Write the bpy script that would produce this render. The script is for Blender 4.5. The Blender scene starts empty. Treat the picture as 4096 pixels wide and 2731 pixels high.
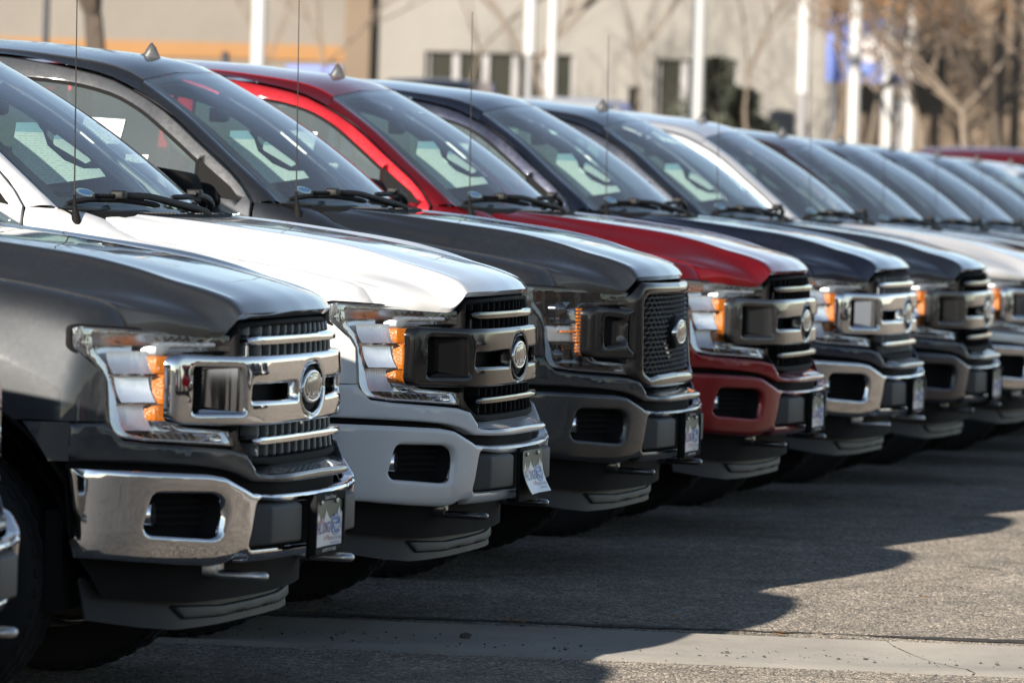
import bpy, bmesh, math, random
import numpy as np
from mathutils import Vector, Matrix
from mathutils.geometry import delaunay_2d_cdt

SC = bpy.context.scene
COL = SC.collection
rad = math.radians

# ------------------------------------------------------------------ camera
cam_d = bpy.data.cameras.new('camera')
cam = bpy.data.objects.new('camera', cam_d); COL.objects.link(cam); SC.camera = cam
YAW, PIT, ROL, CH = -0.18113105, 0.02743255, 0.03035213, 1.51497
F_ = Vector((math.sin(YAW)*math.cos(PIT), math.cos(YAW)*math.cos(PIT), -math.sin(PIT)))
R_ = Vector((math.cos(YAW), -math.sin(YAW), 0)); U_ = R_.cross(F_)
R2 = R_*math.cos(ROL)+U_*math.sin(ROL); U2 = U_*math.cos(ROL)-R_*math.sin(ROL)
m = Matrix((R2, U2, -F_)).transposed().to_4x4(); m.translation = Vector((0, 0, CH))
cam.matrix_world = m
cam_d.sensor_width = 36.0; cam_d.sensor_fit = 'HORIZONTAL'; cam_d.lens = 22739.25/4096*36.0
cam_d.clip_start = 0.5; cam_d.clip_end = 3000
cam_d.dof.use_dof = True; cam_d.dof.focus_distance = 18.9; cam_d.dof.aperture_fstop = 5.3
cam_d.dof.aperture_blades = 9

# ------------------------------------------------------------------ world, sun, exposure
W = bpy.data.worlds.new('World'); SC.world = W; W.use_nodes = True
nt = W.node_tree
sun_to = Vector((-0.83, -3.55, 1.0)).normalized()
sky = nt.nodes.new('ShaderNodeTexSky'); sky.sky_type = 'NISHITA'; sky.sun_disc = False
sky.sun_elevation = math.asin(sun_to.z); sky.sun_rotation = math.atan2(sun_to.x, sun_to.y)
sky.air_density = 1.0; sky.dust_density = 0.4; sky.ozone_density = 1.2; sky.altitude = 1800
bg = nt.nodes['Background']; bg.inputs['Strength'].default_value = 0.078
hs_ = nt.nodes.new('ShaderNodeHueSaturation'); hs_.inputs['Saturation'].default_value = 0.8   # thin high haze
nt.links.new(sky.outputs[0], hs_.inputs['Color']); nt.links.new(hs_.outputs[0], bg.inputs['Color'])
sd = bpy.data.lights.new('sun', 'SUN'); sd.energy = 5.0; sd.angle = rad(0.53); sd.color = (1.0, 0.90, 0.77)
so = bpy.data.objects.new('sun', sd); COL.objects.link(so)
so.rotation_euler = (-sun_to).to_track_quat('-Z', 'Y').to_euler(); so.location = (-10, -30, 30)
SC.view_settings.view_transform = 'Standard'; SC.view_settings.look = 'None'
SC.view_settings.gamma = 1.0; SC.view_settings.use_curve_mapping = False
SC.view_settings.exposure = 1.15
SC.cycles.max_bounces = 10; SC.cycles.transparent_max_bounces = 16; SC.cycles.glossy_bounces = 5
SC.cycles.caustics_reflective = False; SC.cycles.caustics_refractive = False
SC.cycles.sample_clamp_indirect = 6.0

# ------------------------------------------------------------------ material helpers
def mat(name):
    mt = bpy.data.materials.new(name); mt.use_nodes = True
    return mt, mt.node_tree, mt.node_tree.nodes['Principled BSDF']
def setp(p, **k):
    for a, v in k.items():
        p.inputs[a.replace('_', ' ')].default_value = v
def rgb(c): return (c[0], c[1], c[2], 1)
def simple(name, c, rough=0.5, metal=0.0, coat=0.0, spec=0.5):
    mt, t, p = mat(name)
    setp(p, Base_Color=rgb(c), Roughness=rough, Metallic=metal, Coat_Weight=coat, Coat_Roughness=0.03)
    p.inputs['Specular IOR Level'].default_value = spec
    return mt
def noise(t, scale, detail=4, rough=0.55, coord='Object', vec=None):
    n = t.nodes.new('ShaderNodeTexNoise'); n.inputs['Scale'].default_value = scale
    n.inputs['Detail'].default_value = detail; n.inputs['Roughness'].default_value = rough
    if vec is None:
        tc = t.nodes.new('ShaderNodeTexCoord'); vec = tc.outputs[coord]
    t.links.new(vec, n.inputs['Vector']); return n
def ramp(t, src, stops):
    r = t.nodes.new('ShaderNodeValToRGB'); e = r.color_ramp.elements
    e[0].position, e[0].color = stops[0][0], rgb(stops[0][1]) if len(stops[0][1]) == 3 else stops[0][1]
    e[1].position, e[1].color = stops[-1][0], rgb(stops[-1][1])
    for pos, c in stops[1:-1]:
        x = e.new(pos); x.color = rgb(c)
    t.links.new(src, r.inputs[0]); return r
def mixc(t, fac, a, b, mode='MIX'):
    n = t.nodes.new('ShaderNodeMix'); n.data_type = 'RGBA'; n.blend_type = mode
    for s, v in ((n.inputs[0], fac), (n.inputs[6], a), (n.inputs[7], b)):
        if hasattr(v, 'is_linked'): t.links.new(v, s)
        elif isinstance(v, (int, float)): s.default_value = v
        else: s.default_value = rgb(v)
    return n.outputs[2]
def bump(t, p, h, strength=0.3, dist=0.01):
    b = t.nodes.new('ShaderNodeBump'); b.inputs['Strength'].default_value = strength; b.inputs['Distance'].default_value = dist
    t.links.new(h, b.inputs['Height']); t.links.new(b.outputs[0], p.inputs['Normal'])
def mathn(t, op, a, b=None):
    n = t.nodes.new('ShaderNodeMath'); n.operation = op
    for i, v in enumerate((a, b)):
        if v is None: continue
        if isinstance(v, (int, float)): n.inputs[i].default_value = v
        else: t.links.new(v, n.inputs[i])
    return n.outputs[0]

def paint(name, c, metal=0.5, dust=0.12, rough=0.38):
    mt, t, p = mat(name)
    n = noise(t, 3.0, 6, 0.65); n2 = noise(t, 60, 3, 0.7)
    f = mathn(t, 'MULTIPLY', ramp(t, n.outputs[0], [(0.42, (0, 0, 0)), (0.72, (1, 1, 1))]).outputs[0],
              ramp(t, n2.outputs[0], [(0.35, (0, 0, 0)), (0.75, (1, 1, 1))]).outputs[0])
    f = mathn(t, 'MULTIPLY', f, dust)
    t.links.new(mixc(t, f, c, (0.36, 0.33, 0.29)), p.inputs['Base Color'])
    fl = noise(t, 900, 1, 0.5)
    t.links.new(mathn(t, 'ADD', mathn(t, 'MULTIPLY', fl.outputs[0], 0.12), rough-0.06), p.inputs['Roughness'])
    setp(p, Metallic=metal, Coat_Weight=1.0, Coat_IOR=1.5)
    t.links.new(mathn(t, 'ADD', mathn(t, 'MULTIPLY', f, 0.9), 0.025), p.inputs['Coat Roughness'])
    return mt

def glass(name, tint, film=(0.5, 0.55, 0.6), filmf=0.04, rough=0.0, wear=0.5):
    mt = bpy.data.materials.new(name); mt.use_nodes = True; t = mt.node_tree
    t.nodes.remove(t.nodes['Principled BSDF']); out = t.nodes['Material Output']
    g = t.nodes.new('ShaderNodeNewGeometry')
    d = t.nodes.new('ShaderNodeVectorMath'); d.operation = 'DOT_PRODUCT'
    t.links.new(g.outputs['Normal'], d.inputs[0]); t.links.new(g.outputs['Incoming'], d.inputs[1])
    c = mathn(t, 'ABSOLUTE', d.outputs['Value'])
    f = mathn(t, 'POWER', mathn(t, 'SUBTRACT', 1.0, c), 5.0)
    f = mathn(t, 'ADD', mathn(t, 'MULTIPLY', f, 0.957), 0.043)
    f = mathn(t, 'DIVIDE', mathn(t, 'MULTIPLY', f, 2.0), mathn(t, 'ADD', f, 1.0))     # two faces of one pane
    tr = t.nodes.new('ShaderNodeBsdfTransparent'); tr.inputs[0].default_value = rgb(tint)
    gl = t.nodes.new('ShaderNodeBsdfGlossy'); gl.inputs['Roughness'].default_value = rough
    df = t.nodes.new('ShaderNodeBsdfDiffuse'); df.inputs[0].default_value = rgb(film)
    nz = noise(t, 4.0, 6, 0.7)
    ff = mathn(t, 'MULTIPLY', ramp(t, nz.outputs[0], [(0.3, (1-wear,)*3), (0.7, (1, 1, 1))]).outputs[0], filmf)
    m1 = t.nodes.new('ShaderNodeMixShader'); t.links.new(ff, m1.inputs[0])
    t.links.new(tr.outputs[0], m1.inputs[1]); t.links.new(df.outputs[0], m1.inputs[2])
    m2 = t.nodes.new('ShaderNodeMixShader'); t.links.new(f, m2.inputs[0])
    t.links.new(m1.outputs[0], m2.inputs[1]); t.links.new(gl.outputs[0], m2.inputs[2])
    t.links.new(m2.outputs[0], out.inputs['Surface'])
    return mt

M = {}
M['chrome'] = simple('chrome', (0.70, 0.70, 0.71), 0.035, 1.0)
M['reflector'] = simple('reflector', (0.90, 0.91, 0.92), 0.16, 1.0)
M['lamp_bowl'] = simple('lamp_bowl', (0.90, 0.91, 0.92), 0.30, 0.93)
M['satin_silver'] = simple('satin_silver', (0.62, 0.63, 0.65), 0.28, 0.9)
M['smoked_chrome'] = simple('smoked_chrome', (0.16, 0.17, 0.19), 0.10, 1.0)
M['gloss_black'] = simple('gloss_black', (0.012, 0.012, 0.013), 0.18, 0.0, 1.0)
M['magnetic_trim'] = simple('magnetic_trim', (0.004, 0.0042, 0.005), 0.10)
M['dark_slat'] = simple('dark_slat', (0.10, 0.098, 0.095), 0.09, 1.0)
M['vane_grey'] = simple('vane_grey', (0.15, 0.165, 0.18), 0.4, 0.4)
M['mesh_plastic'] = simple('mesh_plastic', (0.05, 0.052, 0.056), 0.35)
M['black_plastic'] = simple('black_plastic', (0.006, 0.006, 0.0065), 0.75, spec=0.15)
M['liner'] = simple('liner', (0.006, 0.006, 0.006), 0.8, spec=0.2)
M['rubber'] = simple('rubber', (0.013, 0.013, 0.013), 0.8, spec=0.25)
M['wiper_black'] = simple('wiper_black', (0.008, 0.008, 0.0085), 0.6, spec=0.3)
def _pad():
    mt, t, p = mat('pad_grey'); setp(p, Base_Color=rgb((0.045, 0.044, 0.044)), Roughness=0.6)
    n = noise(t, 700, 2); bump(t, p, n.outputs[0], 0.25, 0.001); return mt
M['pad_grey'] = _pad()
M['air_dam'] = simple('air_dam_plastic', (0.011, 0.0115, 0.0125), 0.55)
M['steel'] = simple('steel', (0.5, 0.5, 0.5), 0.35, 1.0)
M['rim'] = simple('rim_alloy', (0.45, 0.45, 0.46), 0.3, 0.9)
M['interior'] = simple('interior_dark', (0.028, 0.030, 0.034), 0.7)
M['seat'] = simple('seat_cloth', (0.05, 0.05, 0.055), 0.9)
M['headliner'] = simple('headliner', (0.42, 0.42, 0.40), 0.9)
M['windshield'] = glass('windshield_glass', (0.74, 0.90, 0.85), (0.55, 0.60, 0.66), 0.07)
M['side_glass'] = glass('side_glass', (0.62, 0.76, 0.72), (0.38, 0.45, 0.46), 0.16, wear=0.15)
M['privacy'] = glass('privacy_glass', (0.12, 0.14, 0.14), (0.3, 0.3, 0.3), 0.03)
M['lens'] = glass('lamp_lens', (0.95, 0.96, 0.97), (0.8, 0.8, 0.8), 0.02)
M['frit'] = simple('frit_black', (0.012, 0.014, 0.018), 0.25)
def _amber():
    mt, t, p = mat('amber_lens')
    v = t.nodes.new('ShaderNodeTexVoronoi'); v.inputs['Scale'].default_value = 170
    tc = t.nodes.new('ShaderNodeTexCoord'); t.links.new(tc.outputs['Object'], v.inputs['Vector'])
    t.links.new(mixc(t, ramp(t, v.outputs['Distance'], [(0.1, (0, 0, 0)), (0.8, (1, 1, 1))]).outputs[0], (0.64, 0.195, 0.002), (0.47, 0.115, 0.001)), p.inputs['Base Color'])
    setp(p, Roughness=0.25, Coat_Weight=1.0, Coat_Roughness=0.05)
    p.inputs['Subsurface Weight'].default_value = 0.25; p.inputs['Subsurface Radius'].default_value = (0.02, 0.008, 0.001)
    bump(t, p, v.outputs['Distance'], 0.6, 0.003); return mt
M['amber'] = _amber()
def _paper(name, base, ink, blue=False):
    mt, t, p = mat(name)
    tc = t.nodes.new('ShaderNodeTexCoord'); sp = t.nodes.new('ShaderNodeSeparateXYZ'); t.links.new(tc.outputs['Generated'], sp.inputs[0])
    w = mathn(t, 'FRACT', mathn(t, 'MULTIPLY', sp.outputs[2], 26.0))
    line = mathn(t, 'LESS_THAN', w, 0.42)
    n = noise(t, 30, 2, 0.6, 'Generated')
    k = mathn(t, 'MULTIPLY', line, mathn(t, 'GREATER_THAN', n.outputs[0], 0.50))
    c = mixc(t, mathn(t, 'MULTIPLY', k, 0.45), base, ink)
    band = mathn(t, 'GREATER_THAN', sp.outputs[2], 0.84)
    c = mixc(t, mathn(t, 'MULTIPLY', band, 0.75), c, (0.20, 0.45, 0.62))
    t.links.new(c, p.inputs['Base Color']); setp(p, Roughness=0.8)
    tl = t.nodes.new('ShaderNodeBsdfTranslucent'); t.links.new(c, tl.inputs[0])
    ms_ = t.nodes.new('ShaderNodeMixShader'); ms_.inputs[0].default_value = 0.6
    t.links.new(p.outputs[0], ms_.inputs[1]); t.links.new(tl.outputs[0], ms_.inputs[2]); t.links.new(ms_.outputs[0], t.nodes['Material Output'].inputs['Surface'])
    return mt
M['paper'] = _paper('printed_paper', (0.92, 0.94, 0.93), (0.36, 0.42, 0.44))
for k, c in dict(white=(0.80, 0.80, 0.80), green=(0.045, 0.085, 0.065), navy=(0.05, 0.05, 0.22), purple=(0.09, 0.05, 0.30), red=(0.55, 0.06, 0.04), blue=(0.03, 0.14, 0.45), pale_blue=(0.40, 0.48, 0.55)).items():
    M['print_'+k] = simple('print_'+k, c, 0.4)
PAINT = {
 'grey': paint('paint_magnetic_grey', (0.050, 0.053, 0.057), 0.92, 0.08, 0.58),
 'dusty': paint('paint_dusty_grey', (0.042, 0.045, 0.050), 0.92, 0.13, 0.55),
 'white': paint('paint_white', (0.60, 0.605, 0.61), 0.0, 0.05, 0.45),
 'red': paint('paint_ruby_red', (0.23, 0.003, 0.007), 0.85, 0.03, 0.50),
 'navy': paint('paint_blue_black', (0.016, 0.020, 0.038), 0.85),
 'slate': paint('paint_slate_blue', (0.034, 0.039, 0.054), 0.88),
 'silver': paint('paint_silver', (0.70, 0.71, 0.72), 0.6),
 'brown': paint('paint_brown', (0.06, 0.034, 0.030), 0.8),
 'black': paint('paint_black', (0.010, 0.010, 0.012), 0.1),
}

# ------------------------------------------------------------------ geometry helpers
def pch(xs, ys, x):
    """monotone cubic interpolation, ys may be (n,k)"""
    xs = np.asarray(xs, float); ys = np.asarray(ys, float); one = ys.ndim == 1
    if one: ys = ys[:, None]
    h = np.diff(xs)[:, None]; d = np.diff(ys, axis=0)/h
    mm = np.zeros_like(ys); mm[0] = d[0]; mm[-1] = d[-1]
    if len(xs) > 2:
        a, b = d[:-1], d[1:]; w1 = 2*h[1:]+h[:-1]; w2 = h[1:]+2*h[:-1]
        with np.errstate(divide='ignore', invalid='ignore'):
            hm = (w1+w2)/(w1/a+w2/b)
        mm[1:-1] = np.where(a*b > 0, hm, 0)
    x = np.atleast_1d(np.asarray(x, float)); i = np.clip(np.searchsorted(xs, x)-1, 0, len(xs)-2)
    hh = (xs[i+1]-xs[i])[:, None]; s = np.clip((x-xs[i])[:, None]/hh, 0, 1)
    r = ys[i]*(1+2*s)*(1-s)**2+hh*mm[i]*s*(1-s)**2+ys[i+1]*s*s*(3-2*s)+hh*mm[i+1]*s*s*(s-1)
    return r[:, 0] if one else r
def crom(pts, n):
    P = np.asarray(pts, float); t = np.r_[0, np.cumsum(np.linalg.norm(np.diff(P, axis=0), axis=1))]
    return pch(t, P, np.linspace(0, t[-1], n))
def tab(T):
    xs = [a for a, b in T]; ys = [b for a, b in T]
    return lambda q: pch(xs, ys, np.abs(np.atleast_1d(q)))

def mesh(name, V, F, smooth=35):
    me = bpy.data.meshes.new(name); me.from_pydata([tuple(map(float, v)) for v in V], [], [tuple(int(i) for i in f) for f in F])
    me.validate(); me.update()
    if smooth:
        me.shade_smooth(); me.set_sharp_from_angle(angle=rad(smooth))
    return me
def join(*parts):
    V, F = [], []; o = 0
    for v, f in parts:
        v = np.asarray(v, float).reshape(-1, 3)
        V.append(v); F += [tuple(i+o for i in q) for q in f]; o += len(v)
    return np.concatenate(V), F
def mir(vf):
    v = np.array(vf[0], float); v[:, 1] *= -1
    return v, [tuple(reversed(f)) for f in vf[1]]
def both(vf): return join(vf, mir(vf))
def move(vf, d): return np.asarray(vf[0], float)+np.asarray(d, float), vf[1]

def gridmesh(G, closed=False):
    G = np.asarray(G, float); a, b = G.shape[:2]
    F = []
    for i in range(a-1):
        for j in range(b-1 if not closed else b):
            F.append((i*b+j, i*b+(j+1) % b, (i+1)*b+(j+1) % b, (i+1)*b+j))
    return G.reshape(-1, 3), F
def flip(vf): return vf[0], [tuple(reversed(f)) for f in vf[1]]

def fillet(poly, r, n=4):
    P = [np.array(p, float) for p in poly]; out = []
    for i in range(len(P)):
        a, b, c = P[i-1], P[i], P[(i+1) % len(P)]
        u, w = a-b, c-b; lu, lw = np.linalg.norm(u), np.linalg.norm(w)
        rr = r[i] if isinstance(r, (list, tuple)) else r
        k = min(rr, lu*0.45, lw*0.45)
        if k < 1e-4: out.append(b); continue
        p0, p1 = b+u/lu*k, b+w/lw*k
        for s in np.linspace(0, 1, n): out.append(p0*(1-s)**2+2*b*s*(1-s)+p1*s*s)
    return [tuple(p) for p in out]
def dens(poly, g):
    out = []
    for i in range(len(poly)):
        a, b = np.array(poly[i], float), np.array(poly[(i+1) % len(poly)], float)
        n = max(1, int(math.ceil(np.linalg.norm(b-a)/g)))
        for s in range(n): out.append(a+(b-a)*s/n)
    return np.array(out)
def area2(P): return 0.5*np.sum(P[:, 0]*np.roll(P[:, 1], -1)-np.roll(P[:, 0], -1)*P[:, 1])
def inside(P, poly):
    x, y = P[:, 0][:, None], P[:, 1][:, None]
    ax, ay = poly[:, 0][None], poly[:, 1][None]; bx, by = np.roll(poly[:, 0], -1)[None], np.roll(poly[:, 1], -1)[None]
    with np.errstate(divide='ignore', invalid='ignore'):
        c = ((ay > y) != (by > y)) & (x < (bx-ax)*(y-ay)/(by-ay)+ax)
    return c.sum(1) % 2 == 1
def segdist(P, polys):
    D = np.full(len(P), 1e9)
    for poly in polys:
        a = poly; b = np.roll(poly, -1, axis=0); ab = b-a; L = (ab**2).sum(1)+1e-18
        for s in range(0, len(P), 2000):
            p = P[s:s+2000]
            t = np.clip(((p[:, None]-a[None])*ab[None]).sum(2)/L[None], 0, 1)
            d = np.linalg.norm(p[:, None]-(a[None]+t[..., None]*ab[None]), axis=2).min(1)
            D[s:s+2000] = np.minimum(D[s:s+2000], d)
    return D
def panel(outer, surf, holes=(), g=0.03, rnd=0.0, rim=0.015, back=(-1, 0, 0), holerim=None, ga=None):
    """thin shell: polygon with holes in parameter space (a,b) -> surf(a,b) -> 3D, edges rolled by rnd and turned back by rim"""
    ge = ga or g
    polys = [dens(outer, ge)]+[dens(h, ge) for h in holes]
    if area2(polys[0]) < 0: polys[0] = polys[0][::-1]
    for i in range(1, len(polys)):
        if area2(polys[i]) > 0: polys[i] = polys[i][::-1]
    pts = [np.concatenate(polys)]
    lo, hi = polys[0].min(0), polys[0].max(0)
    gx = np.arange(lo[0]+g*0.5, hi[0], g); gy = np.arange(lo[1]+g*0.5, hi[1], g)
    G = np.array([(x+(0.5*g if j % 2 else 0), y) for j, y in enumerate(gy) for x in gx]).reshape(-1, 2)
    def ok(P, dmin):
        if len(P) == 0: return P
        k = inside(P, polys[0])
        for h in polys[1:]: k &= ~inside(P, h)
        P = P[k]
        return P[segdist(P, polys) > dmin] if len(P) else P
    pts.append(ok(G, max(0.45*ge, rnd*1.15)))
    if rnd > 0:
        for fr in (0.12, 0.35, 0.65, 1.0):
            for poly in polys:
                e0 = poly-np.roll(poly, 1, axis=0); e1 = np.roll(poly, -1, axis=0)-poly
                n0 = np.stack([-e0[:, 1], e0[:, 0]], 1); n1 = np.stack([-e1[:, 1], e1[:, 0]], 1)
                n = n0/(np.linalg.norm(n0, axis=1)[:, None]+1e-12)+n1/(np.linalg.norm(n1, axis=1)[:, None]+1e-12)
                n /= np.linalg.norm(n, axis=1)[:, None]+1e-12
                q = poly+n*rnd*fr
                pts.append(ok(q, rnd*fr*0.9))
    P = np.concatenate([p for p in pts if len(p)])
    nb = len(pts[0]); edges = []; o = 0
    for poly in polys:
        k = len(poly); edges += [(o+i, o+(i+1) % k) for i in range(k)]; o += k
    r = delaunay_2d_cdt([Vector(p) for p in P], edges, [], 0, 1e-6)
    V2 = np.array([tuple(v) for v in r[0]]); T = [tuple(f) for f in r[2]]
    C = np.array([V2[list(f)].mean(0) for f in T])
    k = inside(C, polys[0])
    for h in polys[1:]: k &= ~inside(C, h)
    T = [f for f, q in zip(T, k) if q]
    D = segdist(V2, polys)
    V = np.asarray(surf(V2[:, 0], V2[:, 1]), float)
    bk = np.array(back, float)
    if rnd > 0:
        f = np.clip((rnd-D)/rnd, 0, 1); V = V+bk*(rnd*(1-np.sqrt(np.clip(1-f*f, 0, 1))))[:, None]
    # orientation
    f0 = np.array(T); n = np.cross(V[f0[:, 1]]-V[f0[:, 0]], V[f0[:, 2]]-V[f0[:, 0]]).sum(0)
    if n @ bk > 0: T = [f[::-1] for f in T]
    if rim > 0 or holerim:
        E = {}
        for f in T:
            for i in range(3): E[(f[i], f[(i+1) % 3])] = 1
        bnd = [e for e in E if (e[1], e[0]) not in E]
        outerpoly = polys[0]
        V = list(V); idx = {}
        for (i, j) in bnd:
            mid = (V2[i]+V2[j])/2
            dpt = rim
            if holerim is not None and len(polys) > 1:
                if segdist(mid[None], polys[1:])[0] < segdist(mid[None], [outerpoly])[0]: dpt = holerim
            if dpt <= 0: continue
            for q in (i, j):
                if (q, dpt) not in idx: idx[(q, dpt)] = len(V); V.append(V[q]+bk*dpt)
            T.append((j, i, idx[(i, dpt)], idx[(j, dpt)]))
        V = np.array(V)
    return V, T
def sym(half):
    """half outline (q,z), from the centre line round to the centre line -> full outline in (y,z)"""
    a = [(-q, z) for q, z in half]; b = [(q, z) for q, z in reversed(half)]
    return a+[p for p in b if p[0] > 1e-6]
def box(c, s, bev=0.0, seg=2, rot=None):
    bm = bmesh.new(); bmesh.ops.create_cube(bm, size=1.0)
    bmesh.ops.scale(bm, vec=Vector(s), verts=bm.verts)
    if bev > 0: bmesh.ops.bevel(bm, geom=bm.edges[:], offset=bev, segments=seg, profile=0.5, affect='EDGES')
    if rot is not None: bmesh.ops.transform(bm, matrix=rot, verts=bm.verts)
    bmesh.ops.translate(bm, vec=Vector(c), verts=bm.verts)
    bm.verts.index_update()
    r = np.array([tuple(v.co) for v in bm.verts]), [tuple(v.index for v in f.verts) for f in bm.faces]
    bm.free(); return r
def hull8(A, B):
    """loft between two quads (4 points each), closed"""
    V = np.array(list(A)+list(B), float)
    F = [(3, 2, 1, 0), (4, 5, 6, 7)]+[(i, (i+1) % 4, 4+(i+1) % 4, 4+i) for i in range(4)]
    return V, F
def bevvf(vf, off, seg=2):
    bm = bmesh.new(); vs = [bm.verts.new(v) for v in vf[0]]
    for f in vf[1]:
        try: bm.faces.new([vs[i] for i in f])
        except ValueError: pass
    bmesh.ops.recalc_face_normals(bm, faces=bm.faces)
    bmesh.ops.bevel(bm, geom=bm.edges[:], offset=off, segments=seg, profile=0.5, affect='EDGES')
    bm.verts.index_update()
    r = np.array([tuple(v.co) for v in bm.verts]), [tuple(v.index for v in f.verts) for f in bm.faces]
    bm.free(); return r
def tube(path, r, n=8, cap=True):
    P = np.array(path, float); R = r if hasattr(r, '__len__') else [r]*len(P)
    T = np.gradient(P, axis=0); T /= np.linalg.norm(T, axis=1)[:, None]+1e-12
    up = np.array([0, 0, 1.0]) if abs(T[0][2]) < 0.9 else np.array([1.0, 0, 0])
    V = []
    for p, t, rr in zip(P, T, R):
        a = np.cross(up, t); a /= np.linalg.norm(a)+1e-12; b = np.cross(t, a); up = b
        for k in range(n):
            w = 2*math.pi*k/n; V.append(p+rr*(math.cos(w)*a+math.sin(w)*b))
    F = []
    for i in range(len(P)-1):
        for k in range(n): F.append((i*n+k, i*n+(k+1) % n, (i+1)*n+(k+1) % n, (i+1)*n+k))
    if cap:
        F.append(tuple(reversed(range(n)))); F.append(tuple((len(P)-1)*n+k for k in range(n)))
    return np.array(V), F
def lathe_y(prof, n=48, c=(0, 0, 0)):
    """revolve (r, y) profile round the y axis"""
    V = []; F = []; m_ = len(prof)
    for k in range(n):
        w = 2*math.pi*k/n
        for r, y in prof: V.append((c[0]+r*math.cos(w), c[1]+y, c[2]+r*math.sin(w)))
    for k in range(n):
        for j in range(m_-1):
            a = k*m_+j; b = ((k+1) % n)*m_+j
            F.append((a, a+1, b+1, b))
    return np.array(V), F

def link(name, me, m_=None, parent=None, loc=None, rotz=0.0):
    o = bpy.data.objects.new(name, me); COL.objects.link(o)
    if me is not None and m_ is not None:
        if not me.materials: me.materials.append(m_)
        o.material_slots[0].link = 'OBJECT'; o.material_slots[0].material = m_
    if parent is not None: o.parent = parent
    if loc is not None: o.location = loc
    if rotz: o.rotation_euler = (0, 0, rotz)
    return o
def tag(o, label=None, cat=None, group=None, kind=None):
    for k, v in (('label', label), ('category', cat), ('group', group), ('kind', kind)):
        if v: o[k] = v
    return o
def empty(name, loc, rotz=0):
    o = link(name, None, None, None, loc, rotz); o.empty_display_size = 0.3; return o

# ------------------------------------------------------------------ ground
GY = [-80, 5, 13, 16.2, 19.1, 21.9, 24.8, 27.6, 30.5, 33.3, 36.2, 42, 47.5, 51, 66, 90, 130, 400, 900]
GZ = [0.0, -0.05, -0.04, -0.025, 0.0, 0.026, 0.023, 0.013, -0.010, -0.026, -0.065, -0.085, -0.118, -0.117, 0.40, 1.4, 2.0, 4.0, 8.0]
def gz(y): return pch(GY, GZ, y)
def gz1(y): return float(gz(y)[0])

def asphalt_mat():
    mt, t, p = mat('asphalt')
    tc = t.nodes.new('ShaderNodeTexCoord'); O = tc.outputs['Object']
    sp = t.nodes.new('ShaderNodeSeparateXYZ'); t.links.new(O, sp.inputs[0])
    v = t.nodes.new('ShaderNodeTexVoronoi'); v.inputs['Scale'].default_value = 105; gm = t.nodes.new('ShaderNodeMapping'); gm.inputs['Scale'].default_value = (1, 0.5, 1); t.links.new(O, gm.inputs['Vector']); t.links.new(gm.outputs[0], v.inputs['Vector'])
    v2 = t.nodes.new('ShaderNodeTexVoronoi'); v2.inputs['Scale'].default_value = 190; t.links.new(O, v2.inputs['Vector'])
    big = noise(t, 0.55, 6, 0.6); mid = noise(t, 5, 5, 0.65, vec=gm.outputs[0]); fine = noise(t, 45, 3, 0.7)
    hs = t.nodes.new('ShaderNodeSeparateColor'); t.links.new(v.outputs['Color'], hs.inputs[0])
    c = ramp(t, hs.outputs[0], [(0.0, (0.10, 0.094, 0.086)), (0.4, (0.185, 0.170, 0.150)), (0.8, (0.26, 0.235, 0.205)), (1.0, (0.42, 0.375, 0.32))]).outputs[0]
    c = mixc(t, 0.7, c, ramp(t, big.outputs[0], [(0.3, (0.72, 0.72, 0.72)), (0.7, (1.15, 1.12, 1.08))]).outputs[0], 'MULTIPLY')
    c = mixc(t, 0.8, c, ramp(t, mid.outputs[0], [(0.3, (0.62, 0.62, 0.63)), (0.62, (1.1, 1.1, 1.1))]).outputs[0], 'MULTIPLY')
    # oil and sealant stains, elongated along the drive lane
    mp = t.nodes.new('ShaderNodeMapping'); mp.inputs['Scale'].default_value = (0.7, 0.8, 1.0); t.links.new(O, mp.inputs['Vector'])
    st = noise(t, 1.0, 5, 0.65, vec=mp.outputs[0])
    c = mixc(t, ramp(t, st.outputs[0], [(0.58, (0, 0, 0)), (0.72, (0.6, 0.6, 0.6))]).outputs[0], c, (0.035, 0.031, 0.028))
    # fine crack network
    mp2 = t.nodes.new('ShaderNodeMapping'); mp2.inputs['Scale'].default_value = (0.8, 1.7, 1.0); t.links.new(O, mp2.inputs['Vector'])
    wv = t.nodes.new('ShaderNodeVectorMath'); wv.operation = 'ADD'; t.links.new(mp2.outputs[0], wv.inputs[0])
    wn = noise(t, 2.5, 4, 0.6); t.links.new(mixc(t, 0.35, (0, 0, 0), wn.outputs['Color']), wv.inputs[1])
    cr = t.nodes.new('ShaderNodeTexVoronoi'); cr.feature = 'DISTANCE_TO_EDGE'; cr.inputs['Scale'].default_value = 0.75
    t.links.new(wv.outputs[0], cr.inputs['Vector'])
    crk = ramp(t, cr.outputs['Distance'], [(0.0, (1, 1, 1)), (0.012, (0, 0, 0))]).outputs[0]
    c = mixc(t, mathn(t, 'MULTIPLY', crk, ramp(t, mid.outputs[0], [(0.42, (0, 0, 0)), (0.6, (0.9, 0.9, 0.9))]).outputs[0]), c, (0.02, 0.018, 0.017))
    t.links.new(c, p.inputs['Base Color']); setp(p, Roughness=0.92); p.inputs['Specular IOR Level'].default_value = 0.2; p.inputs['Diffuse Roughness'].default_value = 1.0
    h = mathn(t, 'ADD', mathn(t, 'MULTIPLY', v.outputs['Distance'], -1.0), mathn(t, 'MULTIPLY', v2.outputs['Distance'], -0.45))
    h = mathn(t, 'ADD', h, mathn(t, 'MULTIPLY', fine.outputs[0], 1.2))
    bump(t, p, h, 1.0, 0.0075)
    return mt
M['asphalt'] = asphalt_mat()
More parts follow.
